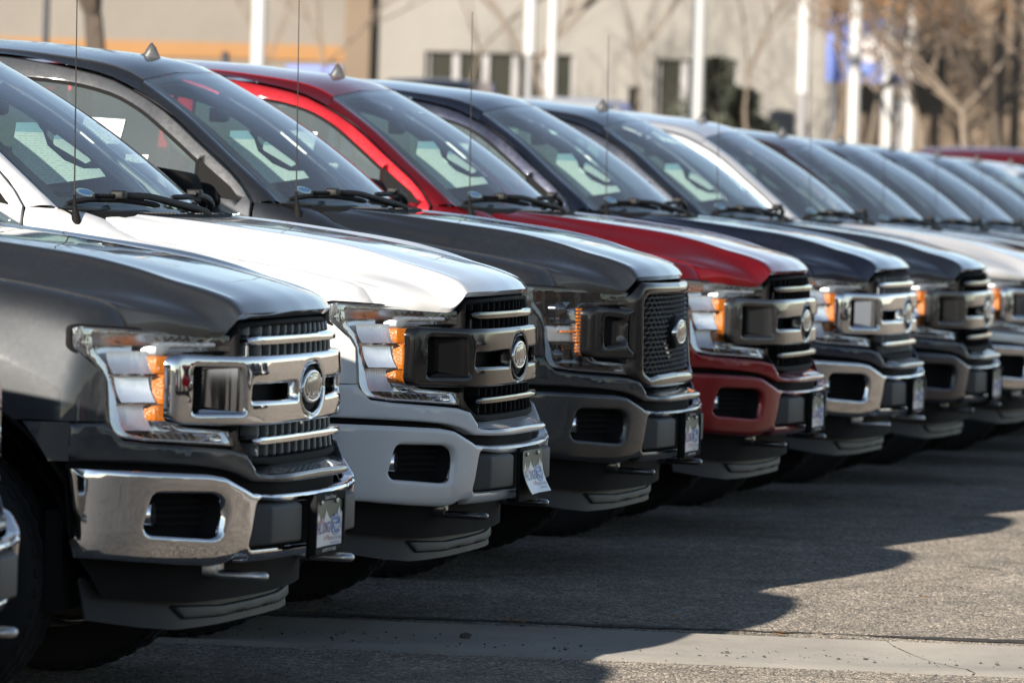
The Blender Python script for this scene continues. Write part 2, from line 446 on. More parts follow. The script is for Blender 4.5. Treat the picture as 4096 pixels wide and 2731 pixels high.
def concrete_mat():
    mt, t, p = mat('concrete')
    a = noise(t, 2.2, 6, 0.6); b = noise(t, 120, 3, 0.7); s = noise(t, 6, 6, 0.75)
    c = ramp(t, a.outputs[0], [(0.3, (0.155, 0.147, 0.133)), (0.7, (0.225, 0.213, 0.193))]).outputs[0]
    c = mixc(t, 0.5, c, ramp(t, b.outputs[0], [(0.3, (0.75, 0.75, 0.75)), (0.7, (1.15, 1.15, 1.15))]).outputs[0], 'MULTIPLY')
    c = mixc(t, ramp(t, s.outputs[0], [(0.60, (0, 0, 0)), (0.75, (0.8, 0.8, 0.8))]).outputs[0], c, (0.10, 0.092, 0.08))
    t.links.new(c, p.inputs['Base Color']); setp(p, Roughness=0.85); p.inputs['Diffuse Roughness'].default_value = 0.8; bump(t, p, b.outputs[0], 0.5, 0.006)
    return mt
M['concrete'] = concrete_mat()
M['tar'] = simple('tar_fill', (0.028, 0.025, 0.022), 0.8)
def _tar():
    mt, t, p = mat('broken_asphalt_edge')
    n = noise(t, 55, 4, 0.7)
    t.links.new(ramp(t, n.outputs[0], [(0.35, (0.016, 0.014, 0.012)), (0.7, (0.085, 0.075, 0.062))]).outputs[0], p.inputs['Base Color'])
    setp(p, Roughness=0.95); bump(t, p, n.outputs[0], 1.0, 0.02); return mt
M['tar'] = _tar()

def sheet(xs, yf, name, m_, lift, kind='structure', nt_=6):
    """ribbon along x, between yf(x) -> (y0,y1), draped on the ground"""
    G = []
    for x in xs:
        y0, y1 = yf(x)
        G.append([(x, y, gz1(y)+lift(x, s) if callable(lift) else gz1(y)+lift) for s, y in zip(np.linspace(0, 1, nt_), np.linspace(y0, y1, nt_))])
    o = link(name, mesh(name, *gridmesh(G)), m_); tag(o, kind=kind); return o
xs = np.r_[np.linspace(-160, -20, 15), np.linspace(-18, 18, 19), np.linspace(20, 160, 15)]
ys = np.r_[np.linspace(-80, 5, 10)[:-1], np.arange(5, 62, 0.75), np.linspace(62, 130, 20), np.linspace(150, 900, 12)]
Z = gz(ys)
tag(link('asphalt_lot', mesh('asphalt_lot', *gridmesh([[(x, y, z) for y, z in zip(ys, Z)] for x in xs*1.0])), M['asphalt']), kind='structure')
# far terrain beyond the lot, out to the horizon
tag(link('far_terrain', mesh('far_terrain', *gridmesh([[(x, y, -0.6 if y < 500 else 2.0) for y in (-1500, -300, 300, 900, 2500)] for x in (-2500, -600, 600, 2500)])), M['asphalt']), kind='structure')

# concrete valley gutter crossing the lot in front of the trucks
def gut(x):
    s = (x+3.1)/2.8
    yt = 18.985+0.165*s-0.022*math.sin(s*2.3)*min(1, abs(s)) ; yb = 18.12+0.125*s
    return yb, yt
def gut_piece(x0, x1, skew0, skew1):
    G = []
    n = max(2, int((x1-x0)/0.12))
    for i in range(n+1):
        row = []
        for j in range(13):
            s = j/12
            x = x0+skew0*(s-0.5)+(x1+skew1*(s-0.5)-x0-skew0*(s-0.5))*i/n
            yb, yt = gut(x)
            y = yb+(yt-yb)*s
            w = 0.006*math.sin(x*37+s*5)+0.004*math.sin(x*91) if j in (0, 12) else 0
            z = gz1(y)+0.004-0.016*(1-(2*s-1)**2)+(0.018 if j == 12 else (0.003 if j == 0 else 0.012))
            row.append((x, y+w, z))
        row = [(row[0][0], row[0][1]-0.05, row[0][2]-0.012)]+row+[(row[-1][0], row[-1][1]+0.012, row[-1][2]-0.06)]
        G.append(row)
    return gridmesh(G)
gr = empty('concrete_gutter', (0, 0, 0)); tag(gr, kind='structure')
brk = [(-16, 0), (-11.4, 0.0), (-7.1, 0.05), (-4.9, -0.03), (-1.98, -0.38), (1.6, 0.1), (6.5, 0), (12, 0)]
for (a, sa), (b, sb) in zip(brk[:-1], brk[1:]):
    link('slab', mesh('slab', *gut_piece(a+0.004, b-0.004, sa, sb), 50), M['concrete'], gr)
# crumbling dark edge of the asphalt along the gutter, and an older patch line
rnd_ = random.Random(4)
XS = np.arange(-16, 12, 0.04); jit = [(rnd_.uniform(-0.012, 0.014), rnd_.uniform(-0.015, 0.02)) for _ in XS]
wob = [0.03*math.sin(x*1.7)+0.022*math.sin(x*4.9+1)+0.012*math.sin(x*11+2) for x in XS]
for nm, off, wid in (('asphalt_seam', 0.0, 0.13), ('asphalt_seam', 0.34, 0.09)):
    G = []
    for x, (j0, j1), w in zip(XS, jit, wob):
        yt = gut(x)[1]; y0 = yt+(off+(w if off else 0))+j0*(1 if off else 0.0)+0.004; y1 = y0+max(0.012, wid+1.6*w*(1 if not off else -1)+j1)
        G.append([(x, y0, gz1(y0)+0.004), (x, (y0+y1)/2, gz1(y0)+0.006), (x, y1, gz1(y1)+0.004)])
    tag(link(nm, mesh(nm, *gridmesh(G), 60), M['tar']), kind='structure')

# loose grit, pebbles, leaves
def pebble(r, rr):
    bm = bmesh.new(); bmesh.ops.create_icosphere(bm, subdivisions=1, radius=r)
    for v in bm.verts: v.co *= rr.uniform(0.72, 1.2); v.co.z *= 0.7
    bm.verts.index_update()
    q = np.array([tuple(v.co) for v in bm.verts]), [tuple(v.index for v in f.verts) for f in bm.faces]; bm.free(); return q
M['grit'] = simple('grit', (0.06, 0.055, 0.05), 0.9); M['pale_grit'] = simple('pale_grit', (0.34, 0.30, 0.26), 0.9); M['mid_grit'] = simple('mid_grit', (0.20, 0.175, 0.15), 0.9)
M['leaf_litter'] = simple('leaf_litter', (0.30, 0.15, 0.05), 0.8)
rr = random.Random(11); A, B, L = [], [], []
for _ in range(700):
    x = rr.uniform(-5.5, 0.5); yb, yt = gut(x); s = min(1.0, max(0, rr.gauss(0.25, 0.35)))
    y = yb+(yt-yb)*s
    q = pebble(rr.choice([0.0015, 0.002, 0.0025, 0.003, 0.004, 0.0065])*rr.uniform(0.7, 1.2), rr)
    A.append(move(q, (x, y, gz1(y)+0.004)))
for _ in range(900):
    x = rr.uniform(-6, 2); y = rr.uniform(16.5, 26)
    q = pebble(rr.uniform(0.0015, 0.0045), rr); (B if rr.random() < 0.6 else A).append(move(q, (x, y, gz1(y)+0.003)))
def chip(r, rr):
    v = np.array([(1, 0, 0), (-1, 0, 0), (0, 1, 0), (0, -1, 0), (0, 0, .8), (0, 0, -.5)])*r*np.array([[rr.uniform(.7, 1.25)] for _ in range(6)])
    return v, [(0, 2, 4), (2, 1, 4), (1, 3, 4), (3, 0, 4), (2, 0, 5), (1, 2, 5), (3, 1, 5), (0, 3, 5)]
MIDG = []
for _ in range(15000):
    y = 16.3+12*rr.random()**1.6; x = rr.uniform(-5.2, -0.2+0.03*(y-16))
    yb, yt = gut(x)
    if yb < y < yt and rr.random() > 0.08: continue
    q = move(chip(rr.uniform(0.0018, 0.0038), rr), (x, y, gz1(y)+0.0015)); k = rr.random(); (MIDG if k < .45 else (B if k < .62 else A)).append(q)
for _ in range(1500):
    x = rr.uniform(-5.5, 1.5); y = gut(x)[1]+abs(rr.gauss(0, 0.07)); A.append(move(chip(rr.uniform(0.004, 0.011), rr), (x, y, gz1(y)+0.003)))
for _ in range(110):
    x = rr.uniform(-5, 1); y = rr.choice([gut(x)[1]+rr.uniform(0, 0.5), rr.uniform(17, 25)])
    l, w, a = rr.uniform(0.012, 0.03), rr.uniform(0.005, 0.012), rr.uniform(0, 6.3)
    pts = [(-l, 0, 0.004), (0, -w, 0.008), (l, 0, 0.012), (0, w, 0.006)]
    q = np.array([(px*math.cos(a)-py*math.sin(a), px*math.sin(a)+py*math.cos(a), pz) for px, py, pz in pts]), [(0, 1, 2, 3)]
    L.append(move(q, (x, y, gz1(y)+0.002)))
for nm, S, mm_ in (('mid_grit', MIDG, 'mid_grit'), ('dark_grit', A, 'grit'), ('pale_grit', B, 'pale_grit'), ('leaf_litter', L, 'leaf_litter')):
    tag(link(nm, mesh(nm, *join(*S), 0), M[mm_]), kind='stuff')
q = pebble(0.021, random.Random(3)); y = 18.66
tag(link('stone', mesh('stone', *q, 40), M['grit'], None, (-3.545, y, gz1(y)+0.008)), 'single dark stone lying on the shaded concrete gutter strip', 'stone')

# ------------------------------------------------------------------ background: store, poles, trees, parked cars beyond
def wall_mat(name, c1, c2, block=True):
    mt, t, p = mat(name)
    a = noise(t, 0.35, 5, 0.6); s = noise(t, 9, 4, 0.7)
    c = ramp(t, a.outputs[0], [(0.3, c1), (0.7, c2)]).outputs[0]
    c = mixc(t, 0.35, c, ramp(t, s.outputs[0], [(0.3, (0.8, 0.8, 0.8)), (0.7, (1.1, 1.1, 1.1))]).outputs[0], 'MULTIPLY')
    t.links.new(c, p.inputs['Base Color']); setp(p, Roughness=0.9); bump(t, p, s.outputs[0], 0.3, 0.02)
    return mt
M['stucco'] = wall_mat('stucco_cream', (0.19, 0.18, 0.163), (0.215, 0.205, 0.19))
M['stucco2'] = wall_mat('stucco_taupe', (0.145, 0.132, 0.116), (0.175, 0.16, 0.142))
M['orange'] = wall_mat('orange_band', (0.225, 0.12, 0.048), (0.26, 0.14, 0.058))
M['tan'] = wall_mat('tan_block', (0.13, 0.098, 0.07), (0.165, 0.125, 0.09))
M['glass_dark'] = simple('store_glass', (0.010, 0.011, 0.009), 0.12, 0, 0, 0.3)
M['mullion'] = simple('mullion', (0.10, 0.10, 0.105), 0.4, 0.4)
M['pole_white'] = simple('pole_white', (0.42, 0.42, 0.42), 0.4)
M['pole_grey'] = simple('pole_grey', (0.22, 0.22, 0.23), 0.5)
M['pole_navy'] = simple('pole_navy', (0.02, 0.022, 0.032), 0.5)
M['sign_blue'] = simple('sign_blue', (0.06, 0.12, 0.42), 0.5)
M['sign_white'] = simple('sign_white', (0.55, 0.50, 0.50), 0.5)
BY = 130.0; BZ = gz1(BY)
def bx(u_ratio, y=BY): return u_ratio*y
def rx(u): return -0.2786+(u/4096)*(0.1861)   # x/y of an image column near the horizon
# store building: recessed walls in bays
store = empty('store_building', (bx(rx(1500)), BY, BZ)); tag(store, 'long pale stucco store behind the trucks with orange band and dark windows', 'building')
def part(name, vf, m_, parent, sm=30):
    v = np.array(vf[0], float)-np.array(parent.location); return link(name, mesh(name, v, vf[1], sm), m_, parent)
def bbox(x0, x1, y0, y1, z0, z1, bev=0.0): return box(((x0+x1)/2, (y0+y1)/2, (z0+z1)/2), (x1-x0, y1-y0, z1-z0), bev)
XL, XR = bx(rx(-2200)), bx(rx(3330))
xc = bx(rx(1410)); xd = bx(rx(1512))
part('wall', bbox(XL, xc, BY, BY+25, BZ-0.5, BZ+2.27), M['stucco2'], store).name = 'base_wall'
part('wall', bbox(XL, xc, BY+0.02, BY+25, BZ+2.64, BZ+7.5), M['stucco2'], store)
part('orange_band', bbox(XL, xc, BY-0.10, BY+25, BZ+2.27, BZ+2.64), M['orange'], store)
part('blue_panel', bbox(bx(rx(1165)), bx(rx(1385)), BY-0.12, BY-0.004, BZ+1.94, BZ+2.16), M['sign_blue'], store)
part('pilaster', bbox(xc, xd, BY-0.5, BY+25, BZ-0.5, BZ+7.8), M['tan'], store)
# right hand wall with openings: build from blocks round the openings
def z_at(v, y, u): return CH+((741+(u-2048)*0.0304-v)/22739.0)*y
wins = [(1718, 2312, 205, 470), (2535, 2582, 345, 470), (2640, 2965, 235, 560)]
ex = [xd]
for a, b, v0, v1 in wins:
    ex += [bx(rx(a)), bx(rx(b))]
ex.append(XR)
for i in range(0, len(ex), 2):
    part('wall', bbox(ex[i], ex[i+1], BY, BY+25, BZ-0.5, BZ+7.5), M['stucco'], store)
for (a, b, v0, v1) in wins:
    x0, x1 = bx(rx(a)), bx(rx(b)); zt = z_at(v0, BY, (a+b)/2)
    part('wall', bbox(x0, x1, BY+0.004, BY+25, zt, BZ+7.5), M['stucco'], store)
    zb = BZ+0.05
    part('window', bbox(x0, x1, BY+0.35, BY+0.45, zb, zt), M['glass_dark'], store) if b-a > 100 else part('door', bbox(x0, x1, BY+0.3, BY+0.4, zb, zt), M['glass_dark'], store)
    n = 5 if b-a > 400 else (3 if b-a > 100 else 0)
    for k in range(n+1) if n else []:
        xx = x0+(x1-x0)*k/n
        part('mullion', bbox(max(x0, xx-0.085), min(x1, xx+0.085), BY+0.22, BY+0.348, zb, zt), M['mullion'], store)
# blue store sign on a wing at the right
sx0, sx1 = bx(rx(3310), 128), bx(rx(3640), 128)
wing = empty('showroom_building', (bx(rx(3800), 131), 131, gz1(131))); tag(wing, 'tan showroom building behind the bare trees at the right', 'building')
part('wall', bbox(XR+0.02, bx(rx(5200), 131), 130.4, 155, gz1(131)-0.5, gz1(131)+6.5), M['tan'], wing)
sg = empty('store_sign', ((sx0+sx1)/2, 128, gz1(128))); tag(sg, 'blue sign with a white patch half hidden behind bare branches', 'sign')
part('sign_panel', bbox(sx0, sx1, 128, 128.3, z_at(330, 128, 3500), z_at(60, 128, 3500)), M['sign_blue'], sg)
part('sign_emblem', bbox(bx(rx(3450), 128), bx(rx(3545), 128), 127.93, 127.997, z_at(250, 128, 3500), z_at(130, 128, 3500), 0.03), M['sign_white'], sg)
for xx in (sx0+0.2, sx1-0.2):
    part('sign_post', tube([(xx, 128.15, gz1(128)), (xx, 128.15, z_at(330, 128, 3500))], 0.08), M['pole_grey'], sg)

# poles
def pole(u, y, w, z_split, labels, mtop='pole_white', mbot='pole_grey', top=9.5):
    x = rx(u)*y; z0 = gz1(y)
    p = empty('lamp_pole', (x, y, z0)); tag(p, labels, 'pole', 'pale lamp poles along the far edge of the lot' if mtop == 'pole_white' else None)
    b = lambda nm, a, c, r, mm_: link(nm, mesh(nm, *tube([(0, 0, a), (0, 0, c)], r, 14)), M[mm_], p)
    link('base', mesh('base', *box((0, 0, 0.25), (0.7, 0.7, 0.5), 0.04)), M['concrete'], p)
    b('shaft', 0.5, z_split, w*0.32, mbot); b('mast', z_split, top, [w*0.5, w*0.46], mtop)
    link('lamp_head', mesh('lamp_head', *box((0.6, 0, top+0.05), (1.2, 0.4, 0.18), 0.04)), M['pole_grey'], p)
    return p
pole(1043, 88, 0.24, 0.9, 'white pole rising behind the red pickup roof')
pole(2136, 112, 0.25, 2.35, 'tall white pole with thin grey foot before the long dark window')
pole(2226, 112, 0.20, 0.6, 'slim pale grey pole right beside the white pole at the dark window', )
pole(2806, 106, 0.26, 0.6, 'bright white pole before the window with the added green shrub')
pole(3222, 118, 0.27, 1.75, 'white pole with grey foot standing alone before blank pale wall')
pole(3424, 112, 0.25, 0.6, 'white pole at the left edge of the brown bare trees')
pole(3555, 122, 0.25, 0.6, 'white pole crossing the white patch of the blue sign')
pole(3642, 120, 0.25, 0.6, 'white pole just right of the blue sign among branches')
pole(172, 70, 0.085, 0.3, 'dark navy post against the orange band at the far left', 'pole_navy', 'pole_navy', 7.0)
def short_post(u, y, v, label):
    x = rx(u)*y; z0 = gz1(y); zt = z_at(v, y, u)-z0
    tag(link('bollard', mesh('bollard', *tube([(0, 0, 0), (0, 0, zt-0.03), (0, 0, zt)], [0.045, 0.045, 0.02], 12)), M['pole_navy'], None, (x, y, z0)), label, 'post')
short_post(910, 60, 195, 'short dark post top showing over the red pickup roof')

# trees
def bark(name, c):
    mt, t, p = mat(name); n = noise(t, 12, 5, 0.7)
    t.links.new(ramp(t, n.outputs[0], [(0.3, tuple(0.6*x for x in c)), (0.7, c)]).outputs[0], p.inputs['Base Color'])
    setp(p, Roughness=0.9); bump(t, p, n.outputs[0], 0.6, 0.03); return mt
M['bark'] = bark('bark', (0.22, 0.178, 0.14)); M['bark_dark'] = bark('bark_dark', (0.085, 0.066, 0.052)); M['twig'] = bark('twig', (0.20, 0.155, 0.118))
def _leaf(name, a, b):
    mt, t, p = mat(name)
    tc = t.nodes.new('ShaderNodeTexCoord'); v = t.nodes.new('ShaderNodeTexVoronoi'); v.inputs['Scale'].default_value = 3
    t.links.new(tc.outputs['Object'], v.inputs['Vector']); s = t.nodes.new('ShaderNodeSeparateColor'); t.links.new(v.outputs['Color'], s.inputs[0])
    t.links.new(mixc(t, s.outputs[0], a, b), p.inputs['Base Color']); setp(p, Roughness=0.8); return mt
M['dry_leaf'] = _leaf('dry_leaf', (0.26, 0.13, 0.045), (0.16, 0.10, 0.06)); M['needle'] = _leaf('needle', (0.045, 0.055, 0.038), (0.085, 0.09, 0.065))
def tree(x, y, h, seed, label, trunk_r=0.16, fork=1.2, spread=0.6, depth=5, leaves=0, bk='bark', lean=0.0):
    r = random.Random(seed); z0 = gz1(y)
    t = empty('bare_tree', (x, y, z0)); tag(t, label, 'tree', 'leafless trees behind the trucks')
    tr, tw, lv = [], [], []
    def grow(p, d, ln, rad_, dep):
        n = 3; path = [p]; q = p; dd = d
        for _ in range(n):
            dd = (dd+Vector((r.gauss(0, .13), r.gauss(0, .13), r.gauss(0.03, .08)))).normalized(); q = q+dd*ln/n; path.append(q)
        rs = np.linspace(rad_, rad_*0.66, n+1)
        (tr if dep >= depth-1 else tw).append(tube([tuple(a) for a in path], rs, 6 if dep >= depth-1 else 4, False))
        if dep == 0:
            for _ in range(leaves):
                c = path[r.randrange(1, 4)]+Vector((r.gauss(0, .2), r.gauss(0, .2), r.gauss(0, .2)))
                a = Vector((r.gauss(0, 1), r.gauss(0, 1), r.gauss(0, 1))).normalized()*0.06; b = a.orthogonal().normalized()*0.04
                lv.append((np.array([tuple(c-a), tuple(c+b), tuple(c+a), tuple(c-b)]), [(0, 1, 2, 3)]))
            return
        k = r.choice([2, 3, 3]) if dep < depth else 4
        for i in range(k):
            ax = Vector((r.gauss(0, 1), r.gauss(0, 1), 0.25)).normalized()
            nd = (dd*(1-spread*0.62)+ax*spread*r.uniform(0.7, 1.2)).normalized()
            s = r.uniform(0.45, 1.0) if i else 1.0
            grow(path[-1] if i == 0 or dep == depth else path[r.choice([2, 3])], nd, ln*r.uniform(0.62, 0.86)*(1.25 if dep == depth else 1), rad_*r.uniform(0.5, 0.68), dep-1)
    grow(Vector((0, 0, -0.1)), Vector((lean, 0, 1)).normalized(), fork, trunk_r, depth)
    s = h/7.0
    link('trunk', mesh('trunk', *join(*tr), 60), M[bk], t); link('crown', mesh('crown', *join(*tw), 60), M['twig' if bk == 'bark' else bk], t)
    if lv: link('leaves', mesh('leaves', *join(*lv), 0), M['dry_leaf'], t)
    return t
tree(rx(303)*62, 62, 8, 1, 'thick dark trunk before the orange band at the far left', 0.16, 3.2, 0.5, 5, 0, 'bark_dark')
tree(rx(960)*112, 112, 7, 2, 'thin bare tree before the orange band left of the white pole', 0.05, 2.2, 0.62, 5)
tree(rx(1230)*116, 116, 7, 3, 'thin bare tree between the white pole and the tan pilaster', 0.05, 2.2, 0.62, 5)
tree(rx(1880)*118, 118, 7, 4, 'thin bare tree before the left part of the dark window', 0.04, 2.6, 0.55, 5)
tree(rx(2300)*116, 116, 8, 5, 'bare tree spreading over pale wall right of the long dark window', 0.08, 2.4, 0.7, 5)
tree(rx(2560)*120, 120, 7, 6, 'faint bare tree before the small dark door', 0.04, 2.6, 0.6, 5)
tree(rx(3010)*120, 120, 7, 7, 'bare tree with fine twigs before the blank wall left of the lone pole', 0.05, 2.2, 0.68, 5)
tree(rx(3330)*118, 118, 8, 8, 'bare tree whose twigs cover the left end of the blue sign', 0.06, 2.0, 0.7, 5, 1)
tree(rx(3500)*114, 114, 8, 9, 'brown bare tree growing in front of the blue sign', 0.065, 1.9, 0.72, 5, 2)
tree(rx(3720)*112, 112, 9, 10, 'dense brown tree right of the poles with dry orange leaves', 0.085, 1.7, 0.72, 6, 1)
tree(rx(3870)*108, 108, 9, 12, 'leaning brown tree with dry leaves above the red parked car', 0.085, 1.6, 0.75, 6, 2, lean=0.15)
tree(rx(4010)*100, 100, 9, 13, 'dark thick-limbed bare tree near the right edge', 0.085, 1.6, 0.7, 6, 1, 'bark_dark')
tree(rx(4130)*106, 106, 9, 14, 'bare tree cut by the right edge of the picture', 0.085, 1.6, 0.72, 6, 2)
tree(rx(3650)*126, 126, 9, 15, 'farthest brown tree filling the gap between the white poles', 0.085, 1.6, 0.75, 6, 2)
def conifer(x, y, h, w, seed, label):
    r = random.Random(seed); z0 = gz1(y); t = empty('evergreen_shrub', (x, y, z0)); tag(t, label, 'shrub')
    link('trunk', mesh('trunk', *tube([(0, 0, 0), (0, 0, h*0.9)], [0.1, 0.02], 6)), M['bark_dark'], t)
    lv = []
    for _ in range(2600):
        s = r.random()**0.8; a = r.uniform(0, 6.283); rr_ = w*min(1, (1-s)*1.7+.08)**0.6*r.uniform(0.25, 1.0)*(1+0.45*math.sin(a*2+s*11+seed))
        c = Vector((rr_*math.cos(a), rr_*math.sin(a), 0.1+s*h)); d = Vector((math.cos(a), math.sin(a), r.uniform(-0.3, 0.5))).normalized()*0.14; b = d.orthogonal().normalized()*0.045
        lv.append((np.array([tuple(c-d*0.3), tuple(c+b), tuple(c+d), tuple(c-b)]), [(0, 1, 2, 3)]))
    link('foliage', mesh('foliage', *join(*lv), 0), M['needle'], t)
conifer(rx(2885)*126, 126, 2.45, 0.75, 2, 'dark evergreen bush added for the green tree reflection in the window behind the bright pole')  # bush added in place of trees reflected in the window glass
conifer(rx(2985)*124, 124, 1.75, 0.62, 3, 'low dark evergreen shrub at the foot of the pale wall')

# distant parked cars
def simple_car(x, y, rz, paint_, label, h=1.7, w=1.9, l=4.7, group='cars parked beyond the lot', z0=None):
    t = empty('parked_car', (x, y, gz1(y) if z0 is None else z0), rz); tag(t, label, 'car', group)
    prof = [(-l/2, 0.55), (-l/2, 0.95), (-l/2+0.25, 1.0), (-l/2+0.7, h-0.08), (-l/2+1.1, h), (l*0.08, h-0.02), (l*0.26, 1.05), (l*0.46, 0.92), (l/2, 0.72), (l/2, 0.45)]
    b = panel([(a, c) for a, c in prof]+[(l/2-0.5, 0.28), (-l/2+0.4, 0.28)], lambda a, c: np.stack([a, -w/2+0.12*np.clip((c-0.95)/0.7, 0, 1)+0*a, c], 1), g=0.25, rnd=0.0, rim=0, back=(0, 1, 0))
    P = crom(prof, 40); rows = []
    for s in np.linspace(-1, 1, 9):
        rows.append([(p[0], s*(w/2-0.12*min(1, max(0, (p[1]-0.95)/0.7))), p[1]+0.03*(1-s*s)*(1 if p[1] > 0.9 else 0)) for p in P])
    link('body', mesh('body', *join(b, mir(b), gridmesh(rows)), 35), paint_, t)
    sw = [(-l/2+0.85, 1.05), (-l/2+1.1, h-0.14), (l*0.06, h-0.14), (l*0.22, 1.05)]
    g = panel(sw, lambda a, c: np.stack([a, -w/2+0.12*np.clip((c-0.95)/0.7, 0, 1)-0.006, c], 1), g=0.3, rim=0.004, back=(0, 1, 0))
    link('side_window', mesh('side_window', *both(g)), M['glass_dark'], t)
    wf = np.array([(l*0.245, -w*0.41, 1.10), (l*0.245, w*0.41, 1.10), (l*0.10, w*0.37, h-0.07), (l*0.10, -w*0.37, h-0.07)])+np.array([0.045, 0, 0.03])
    wr = np.array([(-l/2+0.33, w*0.41, 1.08), (-l/2+0.33, -w*0.41, 1.08), (-l/2+0.68, -w*0.37, h-0.13), (-l/2+0.68, w*0.37, h-0.13)])+np.array([-0.045, 0, 0.02])
    link('windscreen', mesh('windscreen', wf, [(0, 1, 2, 3)]), M['glass_dark'], t); link('rear_window', mesh('rear_window', wr, [(0, 1, 2, 3)]), M['glass_dark'], t)
    for sx in (-l*0.31, l*0.31):
        for sy in (-1, 1):
            link('wheel', mesh('wheel', *lathe_y([(0.0, -0.1), (0.2, -0.1), (0.3, -0.11), (0.33, -0.08), (0.33, 0.08), (0.3, 0.11), (0.0, 0.1)], 20, (sx, sy*(w/2-0.1), 0.33))), M['rubber'], t)
    for sy in (-1, 1):
        link('headlight', mesh('headlight', *box((l/2-0.16, sy*w*0.34, 0.74), (0.2, 0.42, 0.14), 0.04)), M['lamp_bright'], t)
    return t
M['lamp_bright'] = simple('lamp_bright', (0.75, 0.76, 0.78), 0.12, 0.6)
simple_car(rx(1810)*108, 108, rad(88), PAINT['slate'], 'grey car roof seen before the long dark window', 1.75)
simple_car(rx(2340)*104, 104, rad(92), PAINT['silver'], 'pale grey car right of the long dark window', 1.45)
simple_car(rx(4035)*74, 74, rad(84), PAINT['red'], 'red car far behind at the right under the trees', 1.40)
simple_car(rx(4090)*66, 66, rad(82), PAINT['white'], 'white car at the right edge beyond the last pickups', 1.38)

# the row of cars across the aisle, mirrored in the chrome
cc = ['black', 'silver', 'red', 'slate', 'white', 'grey', 'red', 'navy', 'silver', 'black', 'grey', 'white', 'brown', 'slate']
names_ = ['first', 'second', 'third', 'fourth', 'fifth', 'sixth', 'seventh', 'eighth', 'ninth', 'tenth', 'eleventh', 'twelfth', 'thirteenth', 'fourteenth']
for k in range(14):
    simple_car(13.6+0.12*k+0.15*math.sin(k*2.1), 1.0+2.95*k, math.pi, PAINT[cc[k]], '%s car across the aisle, mirrored in the chrome bars, %s from the near end' % (cc[k], names_[k]), 1.62+0.08*math.sin(k*1.7), group='cars mirrored in the chrome')

# ------------------------------------------------------------------ pickup truck: x forward, y left, z up, q = |y|
PL = tab([(0, 0), (.3, -.03), (.5, -.08), (.55, -.108), (.65, -.17), (.75, -.25), (.836, -.325), (.9, -.375), (.95, -.42), (.98, -.457), (1.0, -.50), (1.02, -.58)])
PC = tab([(0, .0), (.3, -.015), (.45, -.032), (.55, -.062), (.65, -.122), (.72, -.172), (.796, -.222), (.85, -.26)])
PF = tab([(0, .030), (.3, .015), (.42, -.019), (.48, -.042), (.55, -.082), (.65, -.152), (.75, -.232), (.836, -.305), (.9, -.368), (.95, -.415), (.98, -.455), (1.0, -.50)])
PB = tab([(0, .03), (.25, .01), (.45, -.02), (.56, -.045), (.66, -.085), (.75, -.14), (.85, -.21), (.92, -.27), (.97, -.35), (1.0, -.46), (1.01, -.54)])
def front(fn, off=0.0, lean=0.0, z0=0.9):
    return lambda a, b: np.stack([fn(a)+off+lean*(np.asarray(b)-z0), np.asarray(a), np.asarray(b)], 1)
def R(half): return [(-q, z) for q, z in half]

G = {}          # part name -> (vf, smoothing angle)
def settle(v):
    # the measured nose is slightly out of square: the left half of bumper, fascia and grille stands a little further forward
    v = np.array(v, float); s = np.interp(v[:, 2], [.30, .66, .72, .80, .90, 1.06, 1.12], [.10, .10, .075, .05, .035, .03, 0.0])
    v[:, 0] += s*np.clip(v[:, 1], 0, .55)*np.clip((v[:, 0]+.75)/.30, 0, 1); return v
def add(k, vf, sm=35): G[k] = mesh(k, settle(vf[0]), vf[1], sm)
def pair(k, vf, sm=35): add(k, vf, sm); add(k+'_mirrored', mir(vf), sm)

